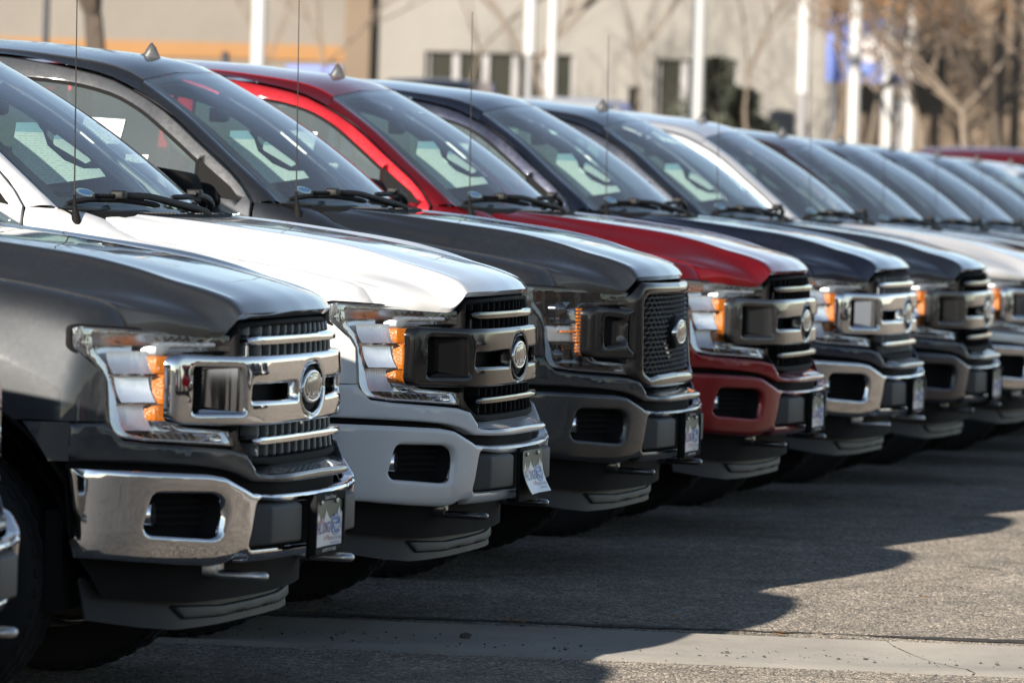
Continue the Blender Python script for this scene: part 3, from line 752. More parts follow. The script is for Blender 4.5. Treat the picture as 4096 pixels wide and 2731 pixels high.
# ---- hood -------------------------------------------------------
HE = [(-.346, .836, 1.116), (-.384, .845, 1.168), (-.42, .85, 1.186), (-.5, .86, 1.204), (-.6, .862, 1.222), (-.72, .862, 1.240), (-.95, .858, 1.272), (-1.14, .845, 1.302), (-1.22, .825, 1.335), (-1.27, .80, 1.366)]
HL = [
 (0.00, [(-.036, 0, 1.158), (-.060, 0, 1.186), (-.14, 0, 1.222), (-.3, 0, 1.262), (-.5, 0, 1.305), (-.8, 0, 1.345), (-1.0, 0, 1.366), (-1.10, 0, 1.372)]),
 (.28, [(-.045, .3, 1.157), (-.070, .3, 1.186), (-.15, .3, 1.221), (-.3, .31, 1.260), (-.5, .32, 1.302), (-.8, .33, 1.344), (-1.0, .34, 1.365), (-1.125, .345, 1.373)]),
 (.48, [(-.070, .52, 1.156), (-.094, .52, 1.184), (-.17, .52, 1.214), (-.3, .525, 1.249), (-.5, .54, 1.293), (-.8, .565, 1.335), (-1.0, .58, 1.358), (-1.17, .585, 1.374)]),
 (.545, [(-.080, .575, 1.155), (-.104, .573, 1.186), (-.182, .58, 1.219), (-.29, .592, 1.247), (-.39, .602, 1.277), (-.53, .618, 1.308), (-.8, .645, 1.343), (-1.0, .665, 1.365), (-1.18, .68, 1.380)]),
 (.575, [(-.086, .600, 1.152), (-.110, .600, 1.182), (-.190, .607, 1.217), (-.29, .622, 1.246), (-.39, .632, 1.276), (-.53, .648, 1.306), (-.8, .675, 1.341), (-1.0, .693, 1.364), (-1.19, .705, 1.380)]),
 (.60, [(-.098, .608, 1.130), (-.122, .618, 1.165), (-.202, .629, 1.198), (-.30, .645, 1.226), (-.39, .656, 1.256), (-.53, .673, 1.286), (-.8, .699, 1.322), (-1.0, .714, 1.350), (-1.205, .725, 1.376)]),
 (.66, [(-.130, .640, 1.103), (-.165, .660, 1.138), (-.235, .682, 1.172), (-.32, .702, 1.198), (-.42, .722, 1.226), (-.55, .738, 1.250), (-.8, .753, 1.290), (-1.0, .758, 1.330), (-1.22, .752, 1.373)]),
 (.75, [(-.185, .700, 1.106), (-.205, .718, 1.134), (-.26, .745, 1.162), (-.33, .772, 1.181), (-.42, .789, 1.198), (-.55, .797, 1.214), (-.8, .802, 1.250), (-1.0, .800, 1.297), (-1.235, .778, 1.370)]),
 (.80, [(-.225, .745, 1.109), (-.240, .757, 1.140), (-.29, .784, 1.158), (-.36, .805, 1.174), (-.44, .814, 1.190), (-.56, .822, 1.206), (-.8, .827, 1.240), (-1.0, .822, 1.282), (-1.25, .79, 1.369)]),
 (1.0, HE)]
N = 44
rows = [crom(p, N) for _, p in HL]; tt = [t for t, _ in HL]
A = np.array(rows)
tq = np.r_[np.linspace(0, .48, 9)[:-1], np.linspace(.48, .60, 13)[:-1], np.linspace(.60, .80, 14)[:-1], np.linspace(.80, 1.0, 7)]
H = np.stack([pch(tt, A[:, j], tq) for j in range(N)], 1)
Hf = np.concatenate([H[::-1][:-1]*[1, -1, 1], H])           # full width, right side first
def skirt(Gd, d=0.016, inn=0.006):
    Gd = np.asarray(Gd); e0 = Gd[:, :1]+[-inn*2, 0, -d]
    sgn = np.sign(Gd[-1:, :, 1:2]); a = Gd[:1]+[0, inn, -d]; b = Gd[-1:]-[0, inn, d]
    X = np.concatenate([a, Gd, b], 0); e = np.concatenate([e0[:1]+[0, inn, 0], e0, e0[-1:]-[0, inn, 0]], 0)
    r = X[:, -1:]+[0.004, 0, -d]
    return np.concatenate([e, X, r], 1)
add('hood', gridmesh(skirt(Hf)), 40)
hz = lambda x: pch([-p[0] for p in HE], [p[2] for p in HE], -np.atleast_1d(x))
FE = HE+[(-1.33, .838, 1.381), (-1.408, .893, 1.391), (-1.50, .960, 1.396)]
fz = lambda x: pch([-p[0] for p in FE], [p[2] for p in FE], -np.atleast_1d(x)).reshape(np.shape(x))
fq_ = lambda x: pch([-p[0] for p in FE], [p[1] for p in FE], -np.atleast_1d(x)).reshape(np.shape(x))

# ---- fender -----------------------------------------------------
AX, AZ = -0.955, 0.405
PLx = [-.58, -.50, -.457, -.42, -.375, -.325]; PLq = [1.02, 1.0, .98, .95, .90, .836]
def side_q(x, z, edge=True):
    x = np.asarray(x, float); z = np.asarray(z, float)
    r = np.hypot(x-AX, z-AZ)
    s = 0.988+0.014*(1-np.clip((r-0.66)/0.13, 0, 1)**2*(3-2*np.clip((r-0.66)/0.13, 0, 1)))
    s = np.where((x < -1.52), 0.990+0.010*np.clip((1.05-z)/0.1, 0, 1), s)
    fq = pch(PLx, PLq, np.clip(x, -.58, -.325))
    s = np.minimum(s, fq+0.004)
    if edge:
        d = np.clip(fz(np.clip(x, -1.50, -.346))-z, 0, 9); q0 = fq_(np.clip(x, -1.50, -.346))+0.004
        k = 1-np.exp(-(d/0.055)**0.85); s = q0+(np.maximum(s, q0)-q0)*k
    return s
FS = lambda a, b: np.stack([a, -side_q(a, b), b], 1)
arc = [(AX+0.555*math.cos(w), AZ+0.555*math.sin(w)) for w in np.linspace(rad(53.6), rad(150), 18)]
top = [(p[0]-0.0, p[2]-0.005) for p in HE]
fend = [(-.352, 1.114)]+[(x, z) for x, z in top[1:]]+[(-1.33, 1.381), (-1.408, 1.391), (-1.500, 1.395), (-1.504, 1.36), (-1.515, .9), (-1.515, .66), (-1.435, .66)]+arc[::-1]+[(-.60, .855), (-.387, .852), (-.392, .968), (-.408, .998), (-.464, 1.052), (-.466, 1.113), (-.455, 1.119)]
# order: front top corner -> along hood to the cowl -> door edge -> wheel arch -> lamp edge
def fender_surf(a, b):
    a = np.asarray(a, float); b = np.asarray(b, float)
    q = side_q(a, b)
    k = np.clip((-1.27-a)/0.24, 0, 1)                # near the pillar base the top rolls in less
    return np.stack([a, -(q+(0.0)*k), b], 1)
add('fender', panel(fend, fender_surf, g=.03, rim=.02, back=(0, 1, 0)), 40)
add('fender_mirrored', mir(panel(fend, fender_surf, g=.03, rim=.02, back=(0, 1, 0))), 40)
lin = []
for q in (.60, .96):
    lin.append([(AX+0.50*math.cos(w), -q, AZ+0.50*math.sin(w)) for w in np.linspace(rad(8), rad(172), 25)])
wl = join(gridmesh(lin), (np.array([(AX, -.60, AZ)]+lin[0]), [(0, i, i+1) for i in range(1, 25)]))
lip = gridmesh([[(AX+(0.557+dr)*math.cos(w), -side_q(np.array([AX+0.56*math.cos(w)]), np.array([AZ+0.56*math.sin(w)]), False)[0]+dy, AZ+(0.557+dr)*math.sin(w)) for dr, dy in ((0.0, 0.002), (-.012, 0.004), (-.014, .03), (0, .06))] for w in np.linspace(rad(28), rad(152), 24)])
pair('wheel_well', join(wl, lip), 40)

# ---- front fascia (painted strip below lamps and grille) ---------
fa = sym([(0, .699), (.2, .698), (.422, .696), (.484, .702), (.528, .757), (.582, .771), (.70, .781), (.80, .789), (.872, .799), (.905, .838), (.907, .850), (.983, .850), (.985, .80), (.984, .742), (.86, .735), (.72, .727), (.616, .717), (.560, .703), (.505, .680), (.42, .676), (.2, .672), (0, .671)])
f1 = panel(fa, front(PF), g=.022, rnd=.010, rim=.03)
sidep = [(-.455, .850), (-.598, .850), (-.56, .80), (-.525, .742), (-.455, .742)]
f2 = panel(sidep, lambda a, b: np.stack([a, -(pch(PLx, PLq, np.clip(a, -.58, -.325))-.004), b], 1), g=.03, rim=.02, back=(0, 1, 0))
sh = []
for q in np.linspace(-.50, .50, 31):
    aq = abs(q); xf = PF(q)[0]-.012; k = min(1, max(0, (aq-.44)/.06))
    sh.append([(xf, q, .699+.004*k), (xf-.02, q, .706+.012*k), (xf-.055, q, .722+.02*k), (xf-.09, q, .730+.02*k), (xf-.14, q, .733+.02*k)])
add('front_fascia', join(f1, f2, mir(f2), flip(gridmesh(sh))), 38)

# ---- bumper -----------------------------------------------------
def bump_surf(a, b):
    a = np.asarray(a); b = np.asarray(b)
    x = PB(a)+.10*(b-.60)-2.6*np.clip(.545-b, 0, 1)**2
    return np.stack([x, a, b], 1)
btop = [(0, .638), (.2, .640), (.428, .643), (.555, .651), (.63, .677), (.685, .699), (.74, .708), (.85, .714), (.921, .718), (1.0, .722)]
bbot = [(.991, .52), (.984, .476), (.9, .464), (.781, .453), (.66, .446), (.622, .449), (.59, .463), (.535, .464), (.515, .449), (.4, .447), (.107, .446), (0, .446)]
fogh = fillet(R([(.899, .657), (.712, .652), (.676, .632), (.668, .597), (.678, .532), (.707, .527), (.897, .543), (.911, .560)]), .018)
cen = fillet(sym([(0, .606), (.3, .612), (.505, .628), (.527, .620), (.536, .505), (.505, .490), (.113, .486), (0, .484)]), [.01]*20)
bumper = panel(sym(btop+bbot), bump_surf, [fogh, [(-y, z) for y, z in fogh], cen], g=.024, rnd=.016, rim=.02, holerim=.006, ga=.016)
add('bumper', bumper, 50)
iv = panel(R([(.93, .67), (.65, .665), (.65, .51), (.93, .52)]), front(PB, -.085), g=.05, rim=0)
fo_ = fogh+[fogh[0]]
iv = join(iv, gridmesh([[(float(PB(p[0])[0])-.020, p[0], p[1]), (float(PB(p[0])[0])-.09, p[0], p[1])] for p in fo_]))
lou = join(*[box((PB(.76)[0]-.062+0.0, -.765, .565+.022*i), (.02, .16, .007), .002, 1, Matrix.Rotation(rad(-33), 4, 'Z')) for i in range(4)]) if False else None
lv = []
for i in range(4):
    z = .568+.021*i
    lv.append(tube([(float(PB(q)[0])-.058, -q, z) for q in (.69, .73, .77, .81, .835)], .0045, 6))
add('air_intake', join(iv, *lv), 40); add('air_intake_mirrored', mir(join(iv, *lv)), 40)
fl = join(lathe_y([(0, -.03), (.035, -.03), (.04, -.01), (.043, 0)], 18))
fogv = np.array(fl[0])[:, [1, 0, 2]]*[-1, 1, 1]
fog = join((fogv+[float(PB(.875)[0])-.056, -.872, .598], fl[1]))
add('fog_lamp', fog, 40); add('fog_lamp_mirrored', mir(fog), 40)
# bumper guards (pads)
def quad(off, qo, qi, zb, zt): return [(float(PB(q)[0])+off, -q, z) for q, z in ((qo, zb), (qi, zb), (qi, zt), (qo, zt))]
pad = bevvf(hull8(quad(-.055, .532, .205, .490, .630), quad(.014, .462, .222, .500, .606)), .008, 3)
add('bumper_pad', pad, 40); add('bumper_pad_mirrored', mir(pad), 40)
add('bumper_recess', panel(sym([(0, .63), (.55, .64), (.55, .48), (0, .47)]), front(PB, -.05), g=.06, rim=0), 40)
# black gap between fascia and bumper + lower valance
add('valance', join(panel(sym([(0, .70), (.45, .705), (.6, .735), (.97, .76), (.97, .68), (.6, .66), (.45, .62), (0, .61)]), front(PF, -.045), g=.05, rim=0),
    panel(sym([(0, .47), (.6, .47), (.95, .50), (.88, .36), (.6, .335), (0, .33)]), front(PB, -.16), g=.05, rim=0),
    box((-.45, 0, .50), (.3, 1.1, .3)), box((-.525, -.72, .46), (.05, .40, .28)), box((-.525, .72, .46), (.05, .40, .28))), 40)
PA = tab([(0, -.170), (.313, -.199), (.45, -.222), (.589, -.258), (.721, -.322), (.815, -.385), (.90, -.455)])
adm = panel(sym([(0, .345), (.386, .347), (.594, .352), (.746, .380), (.823, .400), (.890, .414), (.895, .405), (.882, .296), (.870, .294), (.815, .284), (.721, .269), (.589, .257), (.313, .257), (0, .259)]), front(lambda q: PA(q), 0, -.06, .34), g=.03, rim=.006)
adc = panel(sym([(0, .312), (.3, .312), (.60, .327), (.615, .322), (.552, .284), (.3, .277), (0, .279)]), front(lambda q: PA(q), .010, -.06, .34), g=.03, rnd=.009, rim=.006)
clips = join(*[box((float(PA(q)[0])-.004, q, .338+.02*abs(q)), (.02, .018, .01), .003) for q in (-.7, -.45, -.2, .05, .3, .55)])
add('air_dam', join(adm, adc, clips), 30)
hk = []
for s in np.linspace(0, 1, 13):
    w = math.pi*s; hk.append((-.045+.022*math.sin(w), -.475-.022*math.cos(w)+0.0, .410))
hook = tube([(-.24, -.497, .42), (-.14, -.497, .411)]+hk+[(-.14, -.453, .411), (-.24, -.453, .42)], .0125, 10)
hook = join(hook, box((-.20, -.475, .43), (.10, .09, .05), .01))
add('tow_hook', hook, 50); add('tow_hook_mirrored', mir(hook), 50)

# ---- licence plate ----------------------------------------------
def textmesh(name, s, size, wdt=None, bold=0.0):
    cu = bpy.data.curves.new(name, 'FONT'); cu.body = s; cu.size = size; cu.align_x = 'CENTER'; cu.align_y = 'CENTER'; cu.resolution_u = 2; cu.offset = bold
    o = bpy.data.objects.new(name, cu); COL.objects.link(o)
    bpy.context.view_layer.update()
    me = bpy.data.meshes.new_from_object(o); COL.objects.unlink(o); bpy.data.objects.remove(o); bpy.data.curves.remove(cu)
    V = np.array([tuple(v.co) for v in me.vertices]); Fs = [tuple(p.vertices) for p in me.polygons]
    if wdt:
        w = V[:, 0].max()-V[:, 0].min(); V[:, 0] *= wdt/w
    bpy.data.meshes.remove(me)
    return V, Fs
def stroke(paths, r):
    return join(*[tube([(x, y, 0) for x, y in crom(p, max(8, 4*len(p)))], r, 6) for p in paths])
FORD = [[(.02, .80), (-.02, .92), (.10, 1.0), (.40, .93), (.62, .97), (.70, 1.05)], [(.42, .93), (.30, .50), (.16, .05), (.04, -.08), (-.06, .0)], [(.16, .50), (.34, .53), (.50, .50)],
        [(.72, .52), (.60, .40), (.56, .15), (.66, .02), (.78, .15), (.82, .38), (.74, .52), (.88, .46)],
        [(.92, .48), (1.0, .52), (.95, .25), (.92, .02)], [(.98, .32), (1.08, .50), (1.2, .52)],
        [(1.46, .48), (1.34, .52), (1.22, .30), (1.24, .06), (1.36, .04), (1.46, .25)], [(1.62, 1.0), (1.52, .55), (1.44, .18), (1.50, .02), (1.62, .08)]]
def ford(width, r):
    s = width/1.7; v = stroke([[((x-.8)*s, (y-.45)*s*.62) for x, y in p] for p in FORD], r)
    q = np.array(v[0]); q[:, 2] *= 0.5; return q, v[1]
def ellipse(a, b, n=40): return [(a*math.cos(2*math.pi*k/n), b*math.sin(2*math.pi*k/n)) for k in range(n)]
def flat(outl, d, g=.05, hol=()): return panel(outl, lambda a, b: np.stack([a, b, 0*a+d], 1), hol, g=g, rim=.0, back=(0, 0, -1))
MT = [(-.152, -.076), (.152, -.076), (.152, .020), (.141, .031), (.132, .024), (.118, .046), (.109, .036), (.098, .018), (.086, .026), (.066, .007), (.051, .020), (.037, .009), (.012, .024), (-.006, .040), (-.022, .025), (-.041, .008), (-.058, .020), (-.077, .004), (-.095, .021), (-.112, .036), (-.128, .019), (-.141, .009), (-.152, .015)]
plate_prints = {}
def plate_maker(bent):
    def place(vf, lift=0.0):
        v = np.array(vf[0], float)
        y, z, d = v[:, 0], v[:, 1], v[:, 2]+lift
        if bent:
            k = np.clip((.02-z)/.11, 0, 1)**1.6; x = .046+.042*k+d; zz = .541+z*.98-.004*k
            zz = zz+0.010*k
        else:
            x = .050+d; zz = .540+z
        return np.stack([x+0*y, y, zz], 1), vf[1]
    def fine(o, d, hol=()): return panel(fillet(o, .008, 3) if len(o) < 6 else o, lambda a, b: np.stack([a, b, 0*a+d], 1), hol, g=.02, rim=0, back=(0, 0, -1))
    r = [(-.152, -.076), (.152, -.076), (.152, .076), (-.152, .076)]
    P = {}
    pl = panel(fillet(r, .008, 3), lambda a, b: np.stack([a, b, 0*a], 1), g=.02, rim=.002, back=(0, 0, -1))
    P['license_plate'] = place(pl); P['snowy_mountains'] = place(fine(MT, .0012))
    P['dealer_lettering'] = place(join(move(textmesh('t', 'PHIL LONG', .046, .168, .0010), (-.054, -.014, 0))), .0022)
    P['slogan'] = place(join(move(textmesh('t', 'Colorado Drives', .019, .098), (-.088, .008, 0)), move(textmesh('t', 'Since 1945', .021, .062), (-.008, -.042, 0))), .0022)
    P['address_lettering'] = place(join(move(textmesh('t', 'SOUTHWEST AUTOPARK', .015, .118), (.080, -.047, 0)), move(textmesh('t', 'WADSWORTH & 285', .011, .085), (.080, -.060, 0))), .0022)
    P['oval_badge'] = place(move(fine(ellipse(.052, .031, 28), 0), (.088, -.008, 0)), .0022)
    P['badge_ring'] = place(move(fine(ellipse(.049, .028, 28), 0, [ellipse(.046, .0255, 28)]), (.088, -.008, 0)), .0032)
    P['badge_lettering'] = place(move(ford(.074, .0022), (.088, -.010, 0)), .0040)
    P['screw'] = place(join(*[move(box((0, 0, 0), (.014, .014, .008), .003), (s*.085, .063, .004)) for s in (-1, 1)]), 0)
    if not bent:
        P['plate_frame'] = place(join(panel(fillet([(-.163, -.087), (.163, -.087), (.163, .090), (-.163, .090)], .008), lambda a, b: np.stack([a, b, 0*a+.006], 1), [fillet([(-.146, -.066), (.146, -.066), (.146, .066), (-.146, .066)], .006)], g=.02, rnd=.003, rim=.016, back=(0, 0, -1))))
        P['frame_lettering'] = place(move(textmesh('t', 'Colorado Drives', .017, .12), (0, .077, 0)), .0075); P['frame_lettering_low'] = place(move(textmesh('t', 'SOUTHWEST AUTOPARK', .014, .15), (0, -.077, 0)), .0075)
    P['plate_bracket'] = (box((.030, 0, .535), (.012, .30, .185), .003))
    return P
for b in (0, 1):
    for k, v in plate_maker(bool(b)).items(): add(k+('_b' if b else ''), v, 30)

# ---- headlight --------------------------------------------------
HLO = [(.547, 1.094), (.70, 1.101), (.84, 1.108), (.972, 1.116), (.981, 1.112), (.981, 1.056), (.925, 1.001), (.908, .966), (.899, .84), (.882, .808), (.80, .795), (.66, .786), (.549, .778), (.562, .824), (.713, .838), (.731, .855), (.737, 1.023), (.716, 1.043), (.60, 1.047), (.556, 1.043)]
HLo = fillet(R(HLO), [.004, 0, 0, .012, .012, .01, .02, .02, .03, .03, 0, 0, .006, .004, .02, .02, .02, .02, 0, .004], 4)
def inset(poly, d):
    P = np.array(poly); P = P if area2(P) > 0 else P[::-1]
    e0 = P-np.roll(P, 1, axis=0); e1 = np.roll(P, -1, axis=0)-P
    n = np.stack([-e0[:, 1], e0[:, 0]], 1)/(np.linalg.norm(e0, axis=1)[:, None]+1e-9)+np.stack([-e1[:, 1], e1[:, 0]], 1)/(np.linalg.norm(e1, axis=1)[:, None]+1e-9)
    n /= np.linalg.norm(n, axis=1)[:, None]+1e-9
    return [tuple(p) for p in P+n*d]
lens = panel(HLo, front(PL, .006), g=.025, rnd=.006, rim=.012, ga=.02)
seal = panel(inset(HLo, -.006), front(PL, -.012), [inset(HLo, .001)], g=.02, rnd=.004, rim=.004)
back = panel(inset(HLo, .001), (lambda a, b: np.stack([PL(a)-(.075+.15*(b-.95))*(1-.9*np.clip((np.abs(a)-.87)/.09, 0, 1)), a, b], 1)), g=.03, rim=0)
wallh = []
PH_ = np.array(inset(HLo, .002)); 
wl_ = [[(float(PL(p[0])[0])-.006, p[0], p[1]), (float(PL(p[0])[0])-.08+.068*min(1, max(0, (abs(p[0])-.87)/.07)), p[0]*(1-.02*(abs(p[0])/.98)**6), p[1])] for p in list(PH_)+[PH_[0]]]
wallh = gridmesh(wl_)
bez_in = R([(.575, 1.083), (.70, 1.088), (.84, 1.095), (.938, 1.099), (.938, 1.058), (.874, 1.0), (.866, .965), (.860, .84), (.848, .818), (.80, .807), (.66, .798), (.585, .793), (.59, .811), (.713, .820), (.742, .845), (.748, 1.03), (.722, 1.056), (.60, 1.058), (.583, 1.056)])
bezel = panel(inset(HLo, .002), (lambda a, b: np.stack([PL(a)-(.034+.20*(b-.95))*(1-.82*np.clip((np.abs(a)-.85)/.10, 0, 1)), a, b], 1)), [fillet(bez_in, .010, 3)], g=.02, rnd=.005, rim=.0, holerim=.055, ga=.018)
def bowl(q0, q1, z0, z1, depth, base, flutes=0, fa_=.004, n=15, mrow=9):
    G_ = []
    for i in range(n*(3 if flutes else 1)):
        s = i/(n*(3 if flutes else 1)-1); q = q0+(q1-q0)*s; row = []
        for j in range(mrow):
            t = j/(mrow-1); z = z0+(z1-z0)*t
            d = depth*(1-((2*s-1)**2*0.5+(2*t-1)**2*0.5))+.34*(t-.5)*(z1-z0)+fa_*math.sin(flutes*math.pi*2*s)*(1 if flutes else 0)
            row.append((float(PL(q)[0])+base-d, -q, z))
        G_.append(row)
    return gridmesh(G_)
refl = [back, wallh]
bowls = [bowl(.772, .880, .984, 1.046, .012, -.030, 17, .0007), bowl(.862, .772, .904, .974, .010, -.024, 11, .0024), bowl(.772, .866, .826, .896, .012, -.032, 15, .0007)]
def shelf(q0, q1, z, o0=-.012, o1=-.075, th=.004):
    a = [(float(PL(q)[0])+o0, -q, z) for q in np.linspace(q0, q1, 8)]; b = [(float(PL(q)[0])+o1, -q, z+.012) for q in np.linspace(q0, q1, 8)]
    c = [(p[0]-.002, p[1], p[2]-th) for p in a]; return gridmesh([b, a, c])
refl += [shelf(.745, .872, .978), shelf(.745, .866, .900)]
# slanted facets in upper and lower arms
def facet(q0, q1, za, zb, oa, ob, n=10): return gridmesh([[(float(PL(q)[0])+oa, -q, za) for q in np.linspace(q0, q1, n)], [(float(PL(q)[0])+ob, -q, zb) for q in np.linspace(q0, q1, n)]])
refl += [facet(.58, .93, 1.093, 1.062, -.066, -.034), facet(.58, .86, .797, .83, -.03, -.062), facet(.57, .625, 1.084, 1.055, -.012, -.055)]
rb = [gridmesh([[(float(PL(q)[0])-.024, -q, 1.088), (float(PL(q)[0])-.05, -q, 1.066)] for q in (c, c+.009)]) for c in np.arange(.63, .725, .022)]
rb += [gridmesh([[(float(PL(q)[0])-.030, -q, .802), (float(PL(q)[0])-.045, -q, .815)] for q in (c, c+.010)]) for c in np.arange(.64, .78, .020)]
hood_trim = panel(fillet(R([(.752, 1.032), (.772, 1.032), (.772, 1.062), (.750, 1.074), (.60, 1.072), (.60, 1.058), (.735, 1.058)]), .008, 4), front(PL, -.016), g=.02, rnd=.004, rim=.04)
am = [panel(fillet(R([(.707, .852), (.774, .852), (.774, .896), (.707, .896)]), .003, 2), front(PL, -.012), g=.02, rnd=.003, rim=.03),
      panel(fillet(R([(.707, .984), (.774, .984), (.774, 1.033), (.707, 1.033)]), .003, 2), front(PL, -.012), g=.02, rnd=.003, rim=.03),
      panel(fillet(R([(.707, .898), (.762, .898), (.762, .982), (.707, .982)]), .003, 2), front(PL, -.004), g=.02, rnd=.003, rim=.03)]
amin = box((float(PL(.742)[0])-.002, -.741, .944), (.008, .022, .011), .002, 2, Matrix.Rotation(rad(-39), 4, 'Z'))
glint = panel(R([(.700, .86), (.7065, .86), (.7065, 1.02), (.700, 1.02)]), front(PL, -.010), g=.01, rim=.006)
for sfx, f in (('', lambda v: v), ('_mirrored', mir)):
    add('lens'+sfx, f(lens), 40); add('seal'+sfx, f(seal), 40); add('reflector'+sfx, f(join(*refl)), 32); add('reflector_bowl'+sfx, f(join(*bowls)), 25); add('bezel'+sfx, f(join(bezel, glint)), 40)
    add('ribs'+sfx, f(join(*rb)), 40); add('lamp_trim'+sfx, f(hood_trim), 40); add('turn_signal'+sfx, f(join(*am)), 40); add('marker_bulb'+sfx, f(amin), 40)
# smoked projector lamp of the dusty truck
sl = [box((float(PL(.755)[0])-.012, -.752, .856+.0132*i), (.012, .066, .0085), .002, 1, Matrix.Rotation(rad(-39), 4, 'Z')) for i in range(14)]
led = panel(fillet(R([(.765, .905), (.875, .905), (.882, .965), (.775, .965)]), .006), front(PL, -.020), g=.02, rnd=.004, rim=.03)
ledl = box((float(PL(.81)[0])-.008, -.808, .944), (.010, .085, .008), .002, 2, Matrix.Rotation(rad(-36), 4, 'Z'))
prj = []
for zc in (1.028, .856):
    c = lathe_y([(0, -.030), (.012, -.028), (.024, -.018), (.030, 0), (.034, .004), (.034, .03)], 24)
    v = np.array(c[0])[:, [1, 0, 2]]*[-1, 1, 1]
    prj.append((v+[float(PL(.815)[0])-.045, -.815, zc], c[1]))
for sfx, f in (('', lambda v: v), ('_mirrored', mir)):
    add('amber_slats'+sfx, f(join(*sl)), 30); add('led_strip'+sfx, f(led), 40); add('led_line'+sfx, f(ledl), 30); add('projector'+sfx, f(join(*prj)), 40)

# ---- bar grille -------------------------------------------------
cb = fillet(sym([(0, 1.036), (.3, 1.036), (.57, 1.036), (.770, 1.042), (.788, 1.034), (.796, 1.018), (.796, .868), (.786, .852), (.766, .845), (.57, .838), (.3, .836), (0, .836)]), .008, 3)
slot = fillet(R([(.172, .956), (.535, .954), (.538, .910), (.170, .906)]), .006, 3)
vent = fillet(R([(.577, 1.001), (.731, 1.005), (.731, .877), (.566, .876)]), .008, 3)
SHO = fillet(sym([(0, 1.008), (.063, 1.005), (.11, .989), (.147, .957), (.153, .929), (.131, .891), (.088, .866), (0, .850)]), .02, 4)
bar = panel(cb, (lambda a, b: np.stack([PC(a)+.002-.42*(b-.945)**2, a, b], 1)), [SHO, slot, [(-y, z) for y, z in slot], vent, [(-y, z) for y, z in vent]], g=.024, rnd=.014, rim=.018, holerim=.03, ga=.016)
ramp_ = gridmesh([[(float(PC(q)[0])-d, -q, z0+(z1-z0)*t) for t in np.linspace(0, 1, 7)] for q, d, z0, z1 in [(.564+.104*s, .008+.034*s, .874+.020*s, 1.003-.007*s) for s in np.linspace(0, 1, 9)]])
vtop = gridmesh([[(float(PC(q)[0])-d, -q, 1.003-e) for d, e in ((.006, 0), (.045, .006))] for q in np.linspace(.575, .733, 6)])
vbot = gridmesh([[(float(PC(q)[0])-d, -q, .876+e) for d, e in ((.006, 0), (.045, .014))] for q in np.linspace(.565, .733, 6)])
bar = join(bar, ramp_, mir(ramp_), vtop, mir(vtop), vbot, mir(vbot))
add('grille_bar', bar, 40)
ventb = panel(R([(.655, 1.0), (.74, 1.003), (.74, .878), (.655, .88)]), front(PC, -.046), g=.03, rim=0)
vgrid = [tube([(float(PC(q)[0])-.040, -q, z) for q in (.668, .70, .733)], .0022, 4) for z in np.arange(.892, .995, .0125)]+[tube([(float(PC(q)[0])-.041, -q, .882), (float(PC(q)[0])-.041, -q, 1.0)], .0022, 4) for q in np.arange(.676, .733, .0125)]
slotb = panel(R([(.09, .975), (.56, .975), (.56, .89), (.09, .89)]), front(PC, -.075), g=.05, rim=0)
pair('side_vent', join(ventb, slotb, *vgrid), 40)
def shield(half): return half
shd = panel(fillet(sym([(0, 1.003), (.06, 1.000), (.105, .985), (.140, .955), (.146, .930), (.125, .895), (.085, .872), (0, .858)]), .02, 4), front(PC, -.010), g=.02, rnd=.012, rim=.03)
add('emblem_shield', shd, 45)
shl = panel(fillet(sym([(0, 1.008), (.063, 1.005), (.11, .989), (.147, .957), (.153, .929), (.131, .891), (.088, .866), (0, .850)]), .02, 4), front(PC, .001), [fillet(sym([(0, 1.003), (.06, 1.000), (.105, .985), (.140, .955), (.146, .930), (.125, .895), (.085, .872), (0, .858)]), .02, 4)], g=.02, rnd=.003, rim=.02)
add('shield_rim', shl, 45)
def oval(off):
    a, b = .117, .049
    r1 = panel([(x, .937+z) for x, z in ellipse(a, b, 44)], lambda y, z: np.stack([PC(y)*0+off+.010-.30*y*y, y, z], 1), [[(x, .937+z) for x, z in ellipse(a-.018, b-.013, 44)]], g=.02, rnd=.006, rim=.02, ga=.01)
    d = panel([(x, .937+z) for x, z in ellipse(a-.015, b-.011, 44)], lambda y, z: np.stack([off+.008+.006*(1-(y/a)**2-((z-.937)/b)**2)-.30*y*y, y, z], 1), g=.012, rim=0)
    t = ford(.158, .0028); v = np.array(t[0]); y, z, dd = v[:, 0], v[:, 1], v[:, 2]
    L_ = np.stack([off+.0128+.6*dd-.30*y*y-.006*((y/a)**2), y, .937+z], 1), t[1]
    r2 = panel([(x, .937+z) for x, z in ellipse(a-.0215, b-.0165, 44)], lambda y, z: np.stack([PC(y)*0+off+.0125-.30*y*y, y, z], 1), [[(x, .937+z) for x, z in ellipse(a-.0245, b-.019, 44)]], g=.02, rim=0, ga=.01)
    return r1, d, join(L_, r2)
for sfx, off in (('', -.009), ('_m', -.002)):
    r1, d, t = oval(off); add('emblem_ring'+sfx, r1, 45); add('emblem'+sfx, d, 45); add('emblem_lettering'+sfx, t, 50)
GO = [(0, 1.136), (.3, 1.134), (.560, 1.128), (.580, 1.10), (.575, 1.04), (.567, .83), (.545, .775), (.49, .728), (.3, .718), (0, .716)]
GI = [(0, 1.122), (.3, 1.120), (.545, 1.113), (.552, 1.09), (.548, .80), (.52, .775), (.47, .748), (.3, .742), (0, .741)]
frame = panel(sym(GO), front(PC, -.030), [sym(GI)], g=.03, rnd=.006, rim=.06)
add('grille_frame', frame, 40)
add('grille_backing', panel(sym([(0, 1.135), (.62, 1.13), (.62, .73), (0, .71)]), front(PC, -.12), g=.06, rim=0), 40)
vn = []
